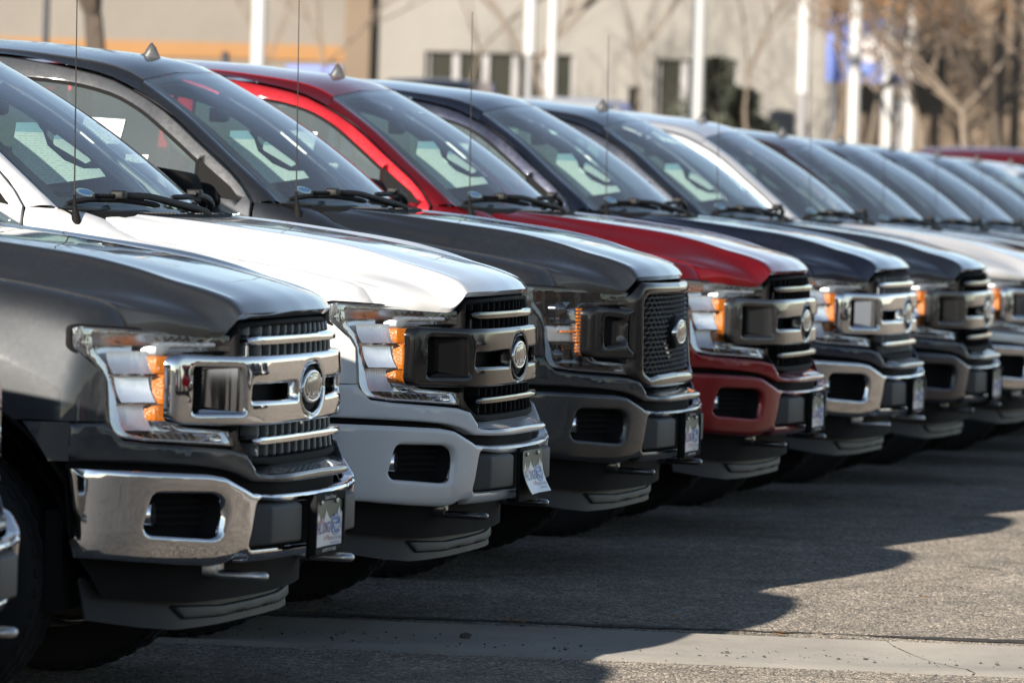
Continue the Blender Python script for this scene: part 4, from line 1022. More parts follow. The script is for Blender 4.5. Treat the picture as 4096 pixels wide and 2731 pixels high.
for y in np.arange(-.5115, .512, .0775):
    for z0, z1 in ((1.094, 1.118), (1.035, 1.066), (.806, .84), (.748, .783)):
        if abs(y) > (.52 if z0 > .9 else .49 if z0 > .8 else .455): continue
        x = float(PC(y)[0])
        vn.append(box((x-.060, y, (z0+z1)/2), (.055, .015, z1-z0+.006), .004, 1))
add('grille_vanes', join(*vn), 30)
def slat(z0, z1, qe, off):
    G_ = []
    for q in np.linspace(-qe, qe, 41):
        x = float(PC(q)[0])+off; zc = (z0+z1)/2; hgt = (z1-z0)/2*min(1, .35+(qe-abs(q))*14)
        G_.append([(x-.05, q, zc+hgt*.9), (x-.014, q, zc+hgt), (x-.003, q, zc+hgt*.72), (x, q, zc), (x-.003, q, zc-hgt*.72), (x-.014, q, zc-hgt), (x-.05, q, zc-hgt*.9)])
    return gridmesh(G_)
add('upper_slat', slat(1.063, 1.093, .548, -.012), 50); add('lower_slat', slat(.781, .806, .518, -.006), 50)
add('mid_grille_shade', panel(sym([(0, 1.05), (.56, 1.05), (.56, .82), (0, .82)]), front(PC, -.10), g=.06, rim=0), 40)

# ---- mesh grille (dusty grey truck) ------------------------------
MO = fillet(sym([(0, 1.130), (.3, 1.132), (.535, 1.134), (.562, 1.122), (.583, 1.080), (.578, .785), (.525, .748), (.464, .731), (.3, .727), (0, .725)]), .012, 3)
MI = fillet(sym([(0, 1.083), (.37, 1.086), (.487, 1.086), (.525, 1.070), (.530, 1.03), (.521, .795), (.466, .772), (.352, .780), (0, .782)]), .010, 3)
ring = panel(MO, front(PC, -.004), [MI], g=.024, rnd=.02, rim=.05, holerim=.05, ga=.018)
clampo = fillet(R([(.590, 1.027), (.768, 1.044), (.790, 1.034), (.796, 1.016), (.796, .868), (.782, .850), (.595, .843), (.590, .867), (.621, .896), (.620, 1.003)]), .008, 3)
cl = panel(clampo, front(PC, .0), [fillet(R([(.640, .995), (.728, 1.003), (.728, .890), (.640, .904)]), .01, 3)], g=.02, rnd=.014, rim=.03, holerim=.04)
add('grille_surround', join(ring, cl, mir(cl)), 42)
ms = []
j = 0
for z in np.arange(.792, 1.080, .0190):
    for y in np.arange(-.515+(.036 if j % 2 else 0), .515, .072):
        x = float(PC(y)[0])-.036
        for p0, p1 in (((.014, 0, .001), (0, .028, -.0065)), ((.014, 0, .001), (0, -.028, -.0065)), ((.014, 0, .002), (.002, 0, .012))):
            A_, B_ = np.array([x, y, z])+p0, np.array([x, y, z])+p1
            w = np.array([0, 0, .0032]) if p1[1] else np.array([0, .008, 0])
            dpt = np.array([-.016, 0, 0])
            ms.append((np.array([A_+w, B_+w, B_-w, A_-w, A_+w+dpt, B_+w+dpt]), [(0, 1, 2, 3), (4, 5, 1, 0)]))
    j += 1
add('grille_mesh', join(*ms), 0)
pair('clamp_vent', panel(R([(.63, 1.0), (.735, 1.006), (.735, .885), (.63, .89)]), front(PC, -.036), g=.03, rim=0), 40)
ep = lathe_y([(0, -.006), (.088, -.004), (.098, .004), (.104, .03)], 40); v = np.array(ep[0])[:, [1, 0, 2]]*[-1, 1.25, .66]
add('emblem_base', (v+[-.014, 0, .937], ep[1]), 40)

# ---- cab --------------------------------------------------------
WE = crom([(-1.408, .898, 1.394), (-1.573, .84, 1.526), (-1.80, .778, 1.712), (-1.93, .735, 1.800), (-2.005, .715, 1.850)], 17)   # windshield edge
OS = crom([(-1.502, .965, 1.394), (-1.547, .952, 1.46), (-1.72, .905, 1.609), (-1.897, .848, 1.749), (-2.015, .805, 1.814), (-2.128, .785, 1.863), (-2.292, .772, 1.899), (-2.561, .768, 1.936), (-3.0, .766, 1.950), (-3.72, .77, 1.935), (-3.86, .775, 1.90)], 33)
RD = crom([(-2.005, .700, 1.852), (-2.06, .70, 1.880), (-2.149, .70, 1.907), (-2.311, .70, 1.930), (-2.58, .70, 1.954), (-3.0, .70, 1.966), (-3.72, .70, 1.952), (-3.88, .70, 1.912)], 33)
WB = crom([(-1.408, -.898, 1.394), (-1.30, -.70, 1.386), (-1.175, -.35, 1.376), (-1.13, 0, 1.372), (-1.175, .35, 1.376), (-1.30, .70, 1.386), (-1.408, .898, 1.394)], 25)
WT = crom([(-2.005, -.715, 1.850), (-1.945, -.45, 1.882), (-1.905, 0, 1.896), (-1.945, .45, 1.882), (-2.005, .715, 1.850)], 25)
wsg = []
for i in range(25):
    s = 2*i/24-1; row = []
    for j in range(17):
        t = j/16; e = WE[j]*[1, np.sign(s) if s else 1, 1]
        p = WB[i]*(1-t)+WT[i]*t
        lin_ = (WB[0 if s < 0 else -1])*(1-t)+(WT[0 if s < 0 else -1])*t
        p = p+(WE[j]*[1, (-1 if s < 0 else 1), 1]-lin_)*abs(s)**2
        p = p+np.array([.030, 0, .024])*math.sin(math.pi*t)*(1-s*s)
        row.append(p)
    wsg.append(row)
wsg = np.array(wsg)
add('windshield', gridmesh(wsg), 60)
# ceramic border just inside the glass
fr = []
off = np.array([-.006, 0, -.008])
def strip(a, b): return gridmesh([[p for p in a], [p for p in b]])
frit = join(strip(wsg[:, 0]+off, wsg[:, 1]*.75+wsg[:, 0]*.25+off), strip(wsg[:, 16]+off, wsg[:, 15]*.6+wsg[:, 16]*.4+off), strip(wsg[0]+off, wsg[1]+off), strip(wsg[-1]+off, wsg[-2]+off))
hs = [i for i in range(25) if abs(2*i/24-1) < .22]
frit = join(frit, strip(wsg[hs, 15]+off, wsg[hs, 13]+off))
add('windshield_border', frit, 60)
# roof
xsR = np.linspace(0, 1, 33); rf = []
for k in range(33):
    e = RD[k]; c = np.array([e[0]+(.10 if k == 0 else .10*max(0, 1-k/6)), 0, e[2]+.045-.0*k])
    row = []
    for s in np.linspace(-1, 1, 17):
        a = abs(s); x = c[0]*(1-a*a)+e[0]*a*a; row.append((x, s*.70, e[2]+.046*(1-a**2.4)))
    rf.append(row)
rf = np.array(rf); rf[0, :, 2] = np.interp(np.abs(np.linspace(-1, 1, 17)), [0, .64, 1], [1.899, 1.885, 1.853]); 
rf[0, :, 0] = np.interp(np.abs(np.linspace(-1, 1, 17)), [0, .64, 1], [-1.908, -1.948, -2.006])
add('roof', flip(gridmesh(rf)), 50)
# roof ditch + side rail, A pillar
rail = []
OSr = np.array([OS[np.argmin(np.abs(OS[:, 0]-p[0]))] for p in RD])
osx = lambda x: np.array([pch(-OS[:, 0], OS, [-x])[0]])[0]
for k in range(33):
    p = RD[k]; o = osx(min(p[0], -1.51))
    rail.append([p*[1, -1, 1], p*[1, -1, 1]+[0, -.004, -.012], np.array([p[0], -p[1]-.016, p[2]-.012]), np.array([p[0], -p[1]-.022, p[2]-.002]), np.array([p[0], -(p[1]*.5+o[1]*.5)-.004, p[2]*.45+o[2]*.55]), o*[1, -1, 1]])
pil = []
for j in range(17):
    w = WE[j]; o = osx(w[0]-.095 if j < 16 else RD[0][0]); 
    o = OS[0]*(1-j/16)+0*o if False else osx(pch([0, 16], [-1.502, -2.006], [j])[0])
    pil.append([w*[1, -1, 1]+[-.012, .006, -.012], w*[1, -1, 1]+[0, -.004, 0], (w*.72+o*.28)*[1, -1, 1]+[.010, -.006, .008], (w*.4+o*.6)*[1, -1, 1]+[.010, -.010, .008], o*[1, -1, 1]])
side = join(gridmesh(rail), flip(gridmesh(pil)))
add('pillar', side, 45); add('pillar_mirrored', mir(side), 45)
moul = tube([(p[0], -p[1]-.012, p[2]-.003) for p in RD], .007, 6)
pair('roof_moulding', moul, 50)
# doors with window openings
def door_q(x, z):
    x = np.asarray(x, float); z = np.asarray(z, float)
    zt = pch(-OS[:, 0], OS[:, 2], -np.clip(x, -3.86, -1.502)); qt = pch(-OS[:, 0], OS[:, 1], -np.clip(x, -3.86, -1.502))
    low = .985+.012*np.clip((1.10-z)/.12, 0, 1)-.06*np.clip((.75-z)/.3, 0, 1)**2
    belt = 1.395
    t = np.clip((z-belt)/np.maximum(zt-belt, .02), 0, 1)
    qb = .972
    up = qb+(qt-qb)*t
    return np.where(z > belt, up, np.minimum(low, qb+.03*np.clip((belt-z)/.08, 0, 1)))
DS = lambda off: (lambda a, b: np.stack([a, -(door_q(a, b)+off), b], 1))
osl = [(p[0], p[2]-.008) for p in OS]
def topline(x0, x1, n, drop):
    return [(x, float(pch(-OS[:, 0], OS[:, 2], [-x])[0])-drop) for x in np.linspace(x0, x1, n)]
win1 = [(-1.735, 1.43)]+[tuple(p) for p in crom([(-1.735, 1.544), (-1.83, 1.622), (-2.0, 1.744), (-2.11, 1.795), (-2.28, 1.832), (-2.43, 1.845), (-2.60, 1.848)], 22)]+[(-2.60, 1.44)]
patch = [(-1.56, 1.402), (-1.60, 1.448), (-1.73, 1.548), (-1.73, 1.425)]
door1 = [(-1.512, 1.398), (-1.55, 1.452)]+topline(-1.60, -2.675, 16, .010)+[(-2.675, .62), (-1.60, .60), (-1.522, .70)]
door2 = topline(-2.69, -3.60, 10, .010)+[(-3.66, 1.40), (-3.62, .95), (-3.45, .62), (-2.69, .62)]
win2 = [(-2.74, 1.44), (-2.74, 1.848), (-3.2, 1.845), (-3.45, 1.83), (-3.52, 1.46)]
d1 = panel(door1, DS(0), [win1, patch], g=.05, rnd=.006, rim=.02, back=(0, 1, 0), ga=.04)
d2 = panel(door2, DS(0), [win2], g=.06, rnd=.006, rim=.02, back=(0, 1, 0), ga=.05)
handle = box((-2.50, -1.015, 1.14), (.22, .03, .035), .012)
for sfx, f in (('', lambda v: v), ('_mirrored', mir)):
    add('front_door'+sfx, f(d1), 42); add('rear_door'+sfx, f(d2), 42)
    add('front_window'+sfx, f(panel(inset(win1, -.006), DS(-.012), g=.08, rim=0, back=(0, 1, 0))), 60)
    add('window_seal'+sfx, f(join(panel(inset(win1, -.010), DS(-.008), [inset(win1, .012)], g=.04, rnd=.004, rim=.006, back=(0, 1, 0)), panel(inset(win2, -.01), DS(-.008), [inset(win2, .012)], g=.05, rim=.006, back=(0, 1, 0)))), 50)
    add('mirror_patch'+sfx, f(panel(inset(patch, -.004), DS(-.004), g=.04, rim=.006, back=(0, 1, 0))), 50)
    add('rear_window'+sfx, f(panel(inset(win2, -.006), DS(-.012), g=.08, rim=0, back=(0, 1, 0))), 60)
    add('door_handle'+sfx, f(handle), 40)
    mr = join(bevvf(hull8([(-1.86, -1.02, 1.385), (-1.86, -1.26, 1.375), (-1.86, -1.25, 1.525), (-1.86, -1.03, 1.515)], [(-1.66, -1.05, 1.395), (-1.67, -1.22, 1.39), (-1.70, -1.21, 1.500), (-1.69, -1.06, 1.495)]), .028, 3), tube([(-1.66, -.97, 1.40), (-1.74, -1.06, 1.405)], [.035, .03], 10))
    add('side_mirror'+sfx, f(mr), 40)
    # cab back corner + bed side
    bed = [(-3.67, 1.36), (-3.72, 1.375), (-5.55, 1.365), (-5.60, 1.33), (-5.62, .75), (-5.50, .60), (-5.22, .60)]+[(-4.63+0.555*math.cos(w), AZ+0.555*math.sin(w)) for w in np.linspace(rad(20), rad(160), 16)]+[(-3.70, .60)]
    add('bed_side'+sfx, f(panel(bed, lambda a, b: np.stack([a, -(.985-.01*np.clip((b-1.2)/.2, 0, 1)), b], 1), g=.12, rnd=.008, rim=.03, back=(0, 1, 0))), 40)
    cor = gridmesh([[(-3.62, -.985, z) if False else (x, -float(door_q(np.array([-3.6]), np.array([z]))[0])*s, z) for x, s in ((-3.58, 1.0), (-3.72, .995), (-3.80, .96), (-3.84, .86), (-3.84, .0))] for z in np.linspace(.6, 1.91, 12)])
    add('cab_back'+sfx, f(cor), 50)
    add('rocker'+sfx, f(box((-2.6, -.93, .56), (2.1, .08, .14), .03)), 40)
add('rear_bulkhead_window', (np.array([(-3.85, -.55, 1.45), (-3.85, .55, 1.45), (-3.85, .52, 1.80), (-3.85, -.52, 1.80)]), [(0, 1, 2, 3)]), 0)
add('bed_floor', join(box((-4.65, 0, .82), (1.85, 1.85, .05)), box((-3.72, 0, 1.08), (.05, 1.85, .5))), 40)
add('tailgate', box((-5.60, 0, 1.03), (.06, 1.62, .64), .015), 40)
pair('taillight', box((-5.58, -.92, 1.12), (.10, .13, .42), .02), 40)
add('chassis', join(box((-2.9, 0, .52), (4.6, 1.3, .22)), box((AX, 0, .40), (.12, 1.5, .10)), box((-4.63, 0, .40), (.12, 1.5, .10)), box((-.80, 0, .85), (.6, 1.15, .5))), 40)
# cowl and wipers
cw = []
for i in range(41):
    s = 2*i/40-1; q = s*.90
    wb = pch(np.linspace(-1, 1, 25), WB, [s])[0]
    hr = pch(np.linspace(-1, 1, Hf.shape[0]), Hf[:, -1], [s])[0]
    hx = np.interp(abs(q), Hf[Hf.shape[0]//2:, -1, 1], Hf[Hf.shape[0]//2:, -1, 0]); hzz = np.interp(abs(q), Hf[Hf.shape[0]//2:, -1, 1], Hf[Hf.shape[0]//2:, -1, 2])
    hx = min(hx, -1.105) if abs(q) < .8 else -1.30-.7*(abs(q)-.8)
    fx = hx+.03
    cw.append([(fx, q, hzz-.020), (fx-.02, q, hzz+.002), (fx*.6+wb[0]*.4, q, hzz+.010), (fx*.25+wb[0]*.75, q, wb[2]-.006), (wb[0]-.01, q, wb[2]+.004), (wb[0]-.03, q, wb[2]-.012)])
add('cowl', flip(gridmesh(cw)), 40)
cwl = []
for q in np.arange(-.60, .62, .03):
    if -.34 < q < -.16: continue
    x = -1.105-.09*(abs(q)/.6)**2; cwl.append(box((x-.018, q, 1.384), (.05, .010, .006), .002, 1))
add('cowl_slots', join(*cwl), 40)
def wip(blade, arm):
    return join(tube(crom(blade, 16), [.006]+[.011]*14+[.006], 6), tube(crom([(p[0]+.010, p[1], p[2]+.014) for p in blade[1:-1]], 10), .007, 6), tube(crom(arm, 12), np.linspace(.010, .016, 12), 8), box(arm[0], (.05, .06, .03), .008))
w1 = wip([(-1.392, -.85, 1.410), (-1.335, -.75, 1.424), (-1.275, -.63, 1.425), (-1.225, -.50, 1.418), (-1.190, -.38, 1.408)], [(-1.270, -.63, 1.442), (-1.215, -.50, 1.440), (-1.165, -.30, 1.420), (-1.12, -.08, 1.396), (-1.105, -.02, 1.385)])
w2 = wip([(-1.190, -.20, 1.437), (-1.165, .0, 1.440), (-1.185, .18, 1.436), (-1.22, .36, 1.425)], [(-1.165, .05, 1.452), (-1.17, .24, 1.440), (-1.19, .42, 1.415), (-1.23, .56, 1.392), (-1.24, .60, 1.385)])
add('wiper', w1, 45); add('wiper_mirrored', w2, 45)
# antenna on the fender, shark fin on the roof
add('antenna_base', join(lathe_y([(0, 0)], 3) if False else tube([(-1.342, -.905, 1.335), (-1.345, -.903, 1.352), (-1.348, -.90, 1.375), (-1.352, -.899, 1.40), (-1.354, -.899, 1.44)], [.018, .017, .013, .007, .0045], 14)), 50)
hel = tube([(-1.354-.012*s, -.899+.0005*math.sin(s*40), 1.43+.80*s) for s in np.linspace(0, 1, 24)], np.linspace(.0030, .0014, 24), 6)
add('antenna_mast', hel, 60)
fin = []
for t, xx, w, h in ((0, -2.335, .004, .002), (.12, -2.315, .028, .022), (.35, -2.27, .034, .030), (.5, -2.235, .033, .042), (.62, -2.205, .030, .088), (.72, -2.190, .024, .098), (.86, -2.165, .02, .072), (1, -2.13, .006, .006)):
    fin.append([(xx+.0, w*math.cos(a), (h*math.sin(a) if h < .04 else (h*math.sin(a)**.8 if math.sin(a) > 0 else 0))) for a in np.linspace(0, math.pi, 11)])
fin = gridmesh(fin)
fb = lathe_y([(0, .0)], 3)
add('roof_antenna', ((np.array(fin[0])-[-2.22, 0, 0])*[.66, .70, .76]+[-2.12, -.20, 1.932], fin[1]), 50)
pod = bevvf(hull8([(-2.19, -.245, 1.925), (-2.06, -.245, 1.905), (-2.06, -.155, 1.905), (-2.19, -.155, 1.925)], [(-2.175, -.235, 1.958), (-2.085, -.230, 1.945), (-2.085, -.170, 1.945), (-2.175, -.165, 1.958)]), .012, 3)
add('roof_pod', pod, 50)
# wheels
ty = lathe_y([(.265, -.110), (.30, -.130), (.355, -.137), (.385, -.130), (.400, -.112), (.405, -.085), (.396, -.080), (.396, -.070), (.406, -.066), (.407, -.028), (.398, -.024), (.398, -.014), (.407, -.010), (.407, .010), (.398, .014), (.398, .024), (.407, .028), (.406, .066), (.396, .070), (.396, .080), (.405, .085), (.400, .112), (.385, .130), (.355, .137), (.30, .130), (.265, .110)], 56)
lug = []
for k in range(44):
    w = 2*math.pi*k/44
    for yc in (-.108, -.047, .047, .108):
        b = box((0, 0, 0), (.012, .034, .030), .003, 1); v = np.array(b[0])+[.4035-(.008 if abs(yc) > .1 else 0), yc, 0]; c, s = math.cos(w+yc*.8), math.sin(w+yc*.8)
        lug.append((np.stack([v[:, 0]*c-v[:, 2]*s, v[:, 1], v[:, 0]*s+v[:, 2]*c], 1), b[1]))
rimv = join(lathe_y([(.0, -.06), (.06, -.065), (.07, -.05), (.20, -.045), (.245, -.06), (.262, -.112), (.270, -.112), (.270, .11)], 40), *[box((.155*math.cos(w), -.058, .155*math.sin(w)), (.03, .03, .03), .008) for w in np.linspace(0, 2*math.pi, 7)[:-1]])
for i, x in enumerate((AX, -4.63)):
    for sfx, sy in (('', -1), ('_mirrored', 1)):
        f = (lambda v: v) if sy < 0 else mir
        add('tyre%d%s' % (i, sfx), f(move(ty, (x, -.845, .407))), 40); add('tread%d%s' % (i, sfx), f(move(join(*lug), (x, -.845, .407))), 0); add('rim%d%s' % (i, sfx), f(move(rimv, (x, -.845, .407))), 40)
# interior
dash = []
for s in np.linspace(-1, 1, 15):
    wb = pch(np.linspace(-1, 1, 25), WB, [s])[0]
    dash.append([(wb[0]-.03, s*.86, wb[2]-.03), (wb[0]-.15, s*.87, wb[2]+.006), (-1.62, s*.88, 1.375+.03*(1 if s > .2 else 0)), (-1.70, s*.88, 1.33), (-1.74, s*.88, .95)])
add('dashboard', join(flip(gridmesh(dash)), box((-2.7, 0, .74), (2.2, 1.7, .1)), box((-1.66, -.10, 1.35), (.16, .5, .12), .03)), 45)
def seat(y):
    return join(bevvf(hull8([(-2.10, y-.26, .95), (-2.62, y-.26, .95), (-2.62, y+.26, .95), (-2.10, y+.26, .95)], [(-2.08, y-.26, 1.08), (-2.62, y-.26, 1.04), (-2.62, y+.26, 1.04), (-2.08, y+.26, 1.08)]), .05, 3),
                bevvf(hull8([(-2.52, y-.26, 1.0), (-2.72, y-.26, 1.0), (-2.72, y+.26, 1.0), (-2.52, y+.26, 1.0)], [(-2.70, y-.20, 1.60), (-2.84, y-.20, 1.60), (-2.84, y+.20, 1.60), (-2.70, y+.20, 1.60)]), .05, 3))
def hrest(y): return bevvf(hull8([(-2.72, y-.12, 1.64), (-2.84, y-.12, 1.64), (-2.84, y+.12, 1.64), (-2.72, y+.12, 1.64)], [(-2.75, y-.11, 1.80), (-2.85, y-.11, 1.80), (-2.85, y+.11, 1.80), (-2.75, y+.11, 1.80)]), .035, 3)
add('seat', seat(-.42), 45); add('seat_mirrored', seat(.42), 45); add('headrest', hrest(-.42), 45); add('headrest_mirrored', hrest(.42), 45)
add('rear_seat', join(bevvf(hull8([(-3.3, -.7, 1.0), (-3.6, -.7, 1.0), (-3.6, .7, 1.0), (-3.3, .7, 1.0)], [(-3.5, -.65, 1.58), (-3.66, -.65, 1.58), (-3.66, .65, 1.58), (-3.5, .65, 1.58)]), .05, 2), box((-3.62, -.4, 1.66), (.09, .25, .16), .03), box((-3.62, .4, 1.66), (.09, .25, .16), .03)), 45)
sw = tube([(-1.93+.06*math.sin(a), .42+.185*math.cos(a), 1.30+.175*math.sin(a)) for a in np.linspace(0, 2*math.pi, 33)], .016, 8, False)
add('steering_wheel', join(sw, box((-1.92, .42, 1.29), (.06, .16, .12), .03), box((-1.925, .42, 1.30), (.02, .34, .035), .008)), 45)
hndl = tube(crom([(-1.895, .775, 1.69), (-1.895, .76, 1.645), (-1.865, .755, 1.605), (-1.77, .76, 1.545), (-1.70, .775, 1.515), (-1.66, .80, 1.50)], 22), .017, 8)
trim = gridmesh([[(WE[j]*[1, 1, 1]+[-.02, -.03, -.02]), (WE[j]*.55+osx(pch([0, 16], [-1.502, -2.006], [j])[0])*.45+[-.04, -.05, -.02])] for j in range(17)])
pair('pillar_trim', mir(trim), 45); pair('grab_handle', mir(hndl), 50)
add('rear_view_mirror', bevvf(hull8([(-1.885, -.11, 1.70), (-1.885, .13, 1.70), (-1.885, .13, 1.76), (-1.885, -.11, 1.76)], [(-1.85, -.10, 1.71), (-1.85, .12, 1.71), (-1.85, .12, 1.75), (-1.85, -.10, 1.75)]), .01, 2), 45)
hdl = gridmesh([[(x, s*.72, 1.86+.03*(1-s*s)-(.05 if x > -2.05 else 0)+(.03 if x < -2.2 else 0)) for s in np.linspace(-1, 1, 9)] for x in (-2.00, -2.15, -2.6, -3.0, -3.7)])
add('headliner', hdl, 50)
def sheetp(pts, y):
    P = np.array([(p[0], y, p[1]) for p in pts]); return P, [tuple(range(len(pts)))]
add('price_sheet', sheetp([(-1.735, 1.672), (-1.666, 1.674), (-1.640, 1.643), (-1.623, 1.597), (-1.562, 1.548), (-1.495, 1.522), (-1.438, 1.524), (-1.416, 1.497), (-1.622, 1.463), (-1.749, 1.566)], -.25), 0)  # far window's sheet, placed mid-cab so that the sun lights it
add('sheet_strip', sheetp([(-1.600, 1.630), (-1.590, 1.634), (-1.474, 1.556), (-1.470, 1.548), (-1.488, 1.539), (-1.598, 1.598), (-1.604, 1.606)], -.25), 0)  # strip of the window sheet seen through the handle loop, moved into the sun
add('price_sheet_rear', sheetp([(-2.62, 1.72), (-2.455, 1.715), (-2.475, 1.50), (-2.64, 1.50)], .835), 0)
add('window_sticker', join((np.array([(-2.20, -.848, 1.700), (-2.04, -.848, 1.694), (-2.052, -.890, 1.60), (-2.215, -.890, 1.60)]), [(0, 1, 2, 3)]), (np.array([(-2.02, -.905, 1.562), (-1.932, -.905, 1.562), (-1.934, -.915, 1.530), (-2.02, -.915, 1.530)]), [(0, 1, 2, 3)])), 0)
def onws(i, j, a, b):
    """oval decal on the inside of the windshield near the right base corner"""
    c = wsg[i, j]; u = wsg[i+1, j]-wsg[i, j]; u /= np.linalg.norm(u); w = wsg[i, j+1]-wsg[i, j]; w /= np.linalg.norm(w)
    P = [c+u*a*math.cos(t)+w*b*math.sin(t)+off*.5 for t in np.linspace(0, 2*math.pi, 25)[:-1]]
    return np.array(P), [tuple(range(24))]
add('oval_decal', onws(3, 2, .046, .022), 0); add('oval_decal_print', (np.array(onws(3, 2, .036, .013)[0])+[.001, 0, .0014], [tuple(range(24))]), 0)

# ---- assembling -------------------------------------------------
def P(parent, name, key, m_, label=None, kind=None):
    o = link(name, G[key], m_, parent)
    if label: o['label'] = label
    if kind: o['kind'] = kind
    return o
def pickup(x, y, dz, rz, colour, label, grille='bar', bar='gloss_black', slat='dark_slat', vane='black_plastic', bumper='body', hook='gloss_black', lamp='chrome', bent=False, fin=True, sheet=(1, 1, 1), moulding=None, shield='black_plastic'):
    t = empty('pickup_truck', (x, y, dz), rz); tag(t, label, 'pickup truck', 'new pickup trucks parked in a row')
    pm = PAINT[colour]; bm_ = M['chrome'] if bumper == 'chrome' else pm
    P(t, 'chassis', 'chassis', M['liner'])
    P(t, 'hood', 'hood', pm)
    for s in ('', '_mirrored'):
        P(t, 'fender', 'fender'+s, pm); P(t, 'wheel_well', 'wheel_well'+s, M['liner']); P(t, 'roof_moulding', 'roof_moulding'+s, pm if moulding is None else M[moulding])
        P(t, 'taillight', 'taillight'+s, M['print_red']); P(t, 'pillar_trim', 'pillar_trim'+s, M['interior']); P(t, 'grab_handle', 'grab_handle'+s, M['interior'])
        d = P(t, 'front_door', 'front_door'+s, pm)
        for n_, k, mm_ in (('window', 'front_window', 'side_glass'), ('window_seal', 'window_seal', 'black_plastic'), ('mirror_patch', 'mirror_patch', 'black_plastic'), ('handle', 'door_handle', 'black_plastic')):
            P(d, n_, k+s, M[mm_])
        d = P(t, 'rear_door', 'rear_door'+s, pm); P(d, 'window', 'rear_window'+s, M['privacy'])
        P(t, 'side_mirror', 'side_mirror'+s, pm if colour in ('red', 'white') and False else M['black_plastic'])
        P(t, 'pillar', 'pillar'+s, pm); P(t, 'bed_side', 'bed_side'+s, pm); P(t, 'cab_back', 'cab_back'+s, pm); P(t, 'rocker_panel', 'rocker'+s, M['black_plastic'])
        # lamps
        h = P(t, 'headlight', 'lens'+s, M['lens'])
        P(h, 'seal', 'seal'+s, M['black_plastic'])
        if lamp == 'chrome':
            P(h, 'reflector', 'reflector'+s, M['reflector']); P(h, 'reflector_bowl', 'reflector_bowl'+s, M['lamp_bowl'], kind='stuff'); P(h, 'bezel', 'bezel'+s, M['chrome']); P(h, 'rib', 'ribs'+s, M['black_plastic'], kind='stuff')
            P(h, 'lamp_trim', 'lamp_trim'+s, M['satin_silver']); P(h, 'turn_signal', 'turn_signal'+s, M['amber']); P(h, 'marker_bulb', 'marker_bulb'+s, M['black_plastic'])
        else:
            P(h, 'reflector', 'reflector'+s, M['smoked_chrome']); P(h, 'bezel', 'bezel'+s, M['smoked_chrome']); P(h, 'turn_signal', 'amber_slats'+s, M['amber'])
            P(h, 'led_strip', 'led_strip'+s, M['satin_silver']); P(h, 'led_line', 'led_line'+s, M['amber']); P(h, 'projector', 'projector'+s, M['smoked_chrome'])
        a = P(t, 'air_intake', 'air_intake'+s, M['black_plastic']); P(a, 'fog_lamp', 'fog_lamp'+s, M['reflector'])
        P(t, 'bumper_pad', 'bumper_pad'+s, M['pad_grey']); P(t, 'tow_hook', 'tow_hook'+s, M[hook]); P(t, 'wiper', 'wiper'+s, M['wiper_black'])
        st = P(t, 'seat', 'seat'+s, M['seat']); P(st, 'headrest', 'headrest'+s, M['seat'])
        for i in (0, 1):
            w = P(t, 'wheel', 'tyre%d%s' % (i, s), M['rubber']); P(w, 'tread', 'tread%d%s' % (i, s), M['rubber'], kind='stuff'); P(w, 'rim', 'rim%d%s' % (i, s), M['rim'])
    P(t, 'front_fascia', 'front_fascia', pm); P(t, 'bumper', 'bumper', bm_); P(t, 'bumper_recess', 'bumper_recess', M['liner']); P(t, 'valance', 'valance', M['liner']); P(t, 'air_dam', 'air_dam', M['air_dam'])
    # plate
    b = '_b' if bent else ''
    pl = P(t, 'license_plate', 'license_plate'+b, M['print_green'])
    for n_, mm_ in (('snowy_mountains', 'print_white'), ('dealer_lettering', 'print_purple'), ('slogan', 'print_red'), ('address_lettering', 'print_navy'), ('oval_badge', 'print_blue'), ('badge_ring', 'print_white'), ('badge_lettering', 'print_white'), ('screw', 'steel'), ('plate_bracket', 'black_plastic')):
        P(pl, n_, n_+b, M[mm_])
    if not bent:
        P(pl, 'plate_frame', 'plate_frame', M['black_plastic']); P(pl, 'frame_lettering', 'frame_lettering', M['print_white']); P(pl, 'frame_lettering', 'frame_lettering_low', M['print_white'])
    # grille
    g = P(t, 'grille', 'grille_backing', M['liner'])
    if grille == 'bar':
        P(g, 'grille_frame', 'grille_frame', M['black_plastic']); P(g, 'vanes', 'grille_vanes', M[vane], kind='stuff')
        P(g, 'upper_slat', 'upper_slat', M[slat]); P(g, 'lower_slat', 'lower_slat', M[slat])
        gb = P(t, 'grille_bar', 'grille_bar', M[bar])
        for s in ('', '_mirrored'): P(gb, 'side_vent', 'side_vent'+s, M['black_plastic'])
        e = P(t, 'emblem_shield', 'emblem_shield', M[shield]); P(e, 'shield_rim', 'shield_rim', M[bar])
        sfx = ''
    else:
        P(g, 'grille_surround', 'grille_surround', M['magnetic_trim']); P(g, 'grille_mesh', 'grille_mesh', M['mesh_plastic'], kind='stuff')
        for s in ('', '_mirrored'): P(g, 'clamp_vent', 'clamp_vent'+s, M['black_plastic'])
        P(t, 'emblem_base', 'emblem_base', M['black_plastic']); sfx = '_m'
    e = P(t, 'emblem', 'emblem'+sfx, M['smoked_chrome']); P(e, 'emblem_ring', 'emblem_ring'+sfx, M['chrome']); P(e, 'emblem_lettering', 'emblem_lettering'+sfx, M['satin_silver'])
    # cab
    w = P(t, 'windshield', 'windshield', M['windshield']); P(w, 'border', 'windshield_border', M['frit'])
    P(w, 'oval_decal', 'oval_decal', M['print_pale_blue']); P(w, 'decal_print', 'oval_decal_print', M['print_blue'])
    P(t, 'roof', 'roof', pm)
    P(t, 'roof_antenna', 'roof_antenna' if fin else 'roof_pod', M['mesh_plastic'])
    c = P(t, 'cowl', 'cowl', M['black_plastic']); P(c, 'cowl_slots', 'cowl_slots', M['pad_grey'], kind='stuff')
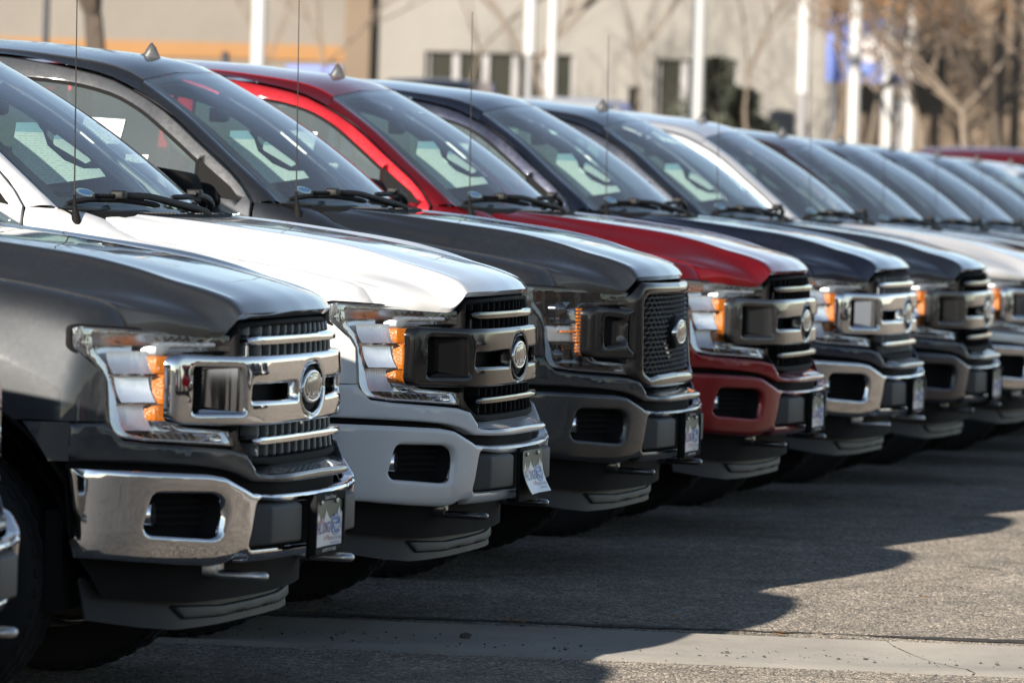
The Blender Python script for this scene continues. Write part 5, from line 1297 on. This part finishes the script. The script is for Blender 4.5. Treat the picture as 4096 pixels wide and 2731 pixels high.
    a = P(t, 'antenna', 'antenna_base', M['black_plastic']); P(a, 'antenna_mast', 'antenna_mast', M['wiper_black'])
    d = P(t, 'dashboard', 'dashboard', M['interior']); P(d, 'steering_wheel', 'steering_wheel', M['interior'])
    P(t, 'rear_seat', 'rear_seat', M['seat']); P(t, 'rear_view_mirror', 'rear_view_mirror', M['black_plastic']); P(t, 'headliner', 'headliner', M['headliner'])
    if sheet[0]:
        jx, jz = rs_.uniform(-.03, .02), rs_.uniform(-.012, .006)
        a = P(t, 'price_sheet', 'price_sheet', M['paper']); b = P(t, 'sheet_strip', 'sheet_strip', M['paper'])
        for o in (a, b): o.location = (jx, 0, jz)
    if sheet[1]: P(t, 'price_sheet', 'price_sheet_rear', M['paper'])
    if sheet[2]: P(t, 'window_sticker', 'window_sticker', M['print_white'])
    P(t, 'rear_window', 'rear_bulkhead_window', M['privacy']); P(t, 'bed_floor', 'bed_floor', M['liner']); P(t, 'tailgate', 'tailgate', pm)
    return t
CH_ = dict(bar='chrome', slat='chrome', vane='vane_grey', bumper='chrome', hook='steel')
rs_ = random.Random(5)
TR = [
 (-3.757, 13.15, -.040, .0, 'grey', 'pickup cut by the left edge showing only a chrome bumper end and black guard', CH_),
 (-3.552, 16.203, -.025, .002, 'grey', 'dark grey pickup with chrome grille bar and wide chrome bumper, nearest whole front', CH_),
 (-3.464, 19.081, .001, .0127, 'white', 'white pickup with black grille bar, white bumper and loose bent front plate', dict(bent=True, bar='magnetic_trim')),
 (-3.353, 21.944, .026, .0086, 'dusty', 'dusty dark grey pickup with black mesh grille and smoked headlights', dict(grille='mesh', lamp='smoked')),
 (-3.226, 24.803, .023, -.0015, 'red', 'ruby red pickup with black grille bar and red bumper', dict()),
 (-3.097, 27.633, .013, -.0151, 'navy', 'blue black pickup with chrome grille bar and chrome bumper right of the red one', dict(fin=False, **CH_)),
 (-2.992, 30.512, -.010, -.0029, 'slate', 'dark slate pickup with black grille bar, next after the blue black one', dict()),
 (-2.868, 33.32, -.027, -.004, 'silver', 'silver pickup with bright windshield pillar, front cut by the right edge', dict(moulding='chrome', sheet=(0, 0, 0), **CH_)),
 (-2.78, 36.2, -.065, -.003, 'brown', 'dark brown pickup whose windshield shows right behind the silver pillar', dict(sheet=(0, 0, 0))),
 (-2.76, 39.06, -.075, -.003, 'black', 'black pickup with only windshield and roof showing after the brown one', dict(sheet=(0, 0, 0))),
 (-2.738, 41.93, -.085, -.003, 'navy', 'second dark roof and windshield beyond the brown pickup', dict(sheet=(0, 0, 0))),
 (-2.71, 44.8, -.105, -.003, 'slate', 'third dark roof and windshield beyond the brown pickup', dict(sheet=(0, 0, 0))),
 (-2.69, 47.67, -.118, -.003, 'grey', 'grey pickup windshield just before the pale one at the right edge', dict(sheet=(0, 0, 0))),
 (-2.68, 50.54, -.118, -.003, 'white', 'white pickup farthest along the row at the right edge', dict(sheet=(0, 0, 0))),
]
for x, y, dz, rz, c, lab, kw in TR: pickup(x, y, dz, rz, c, lab, **kw)
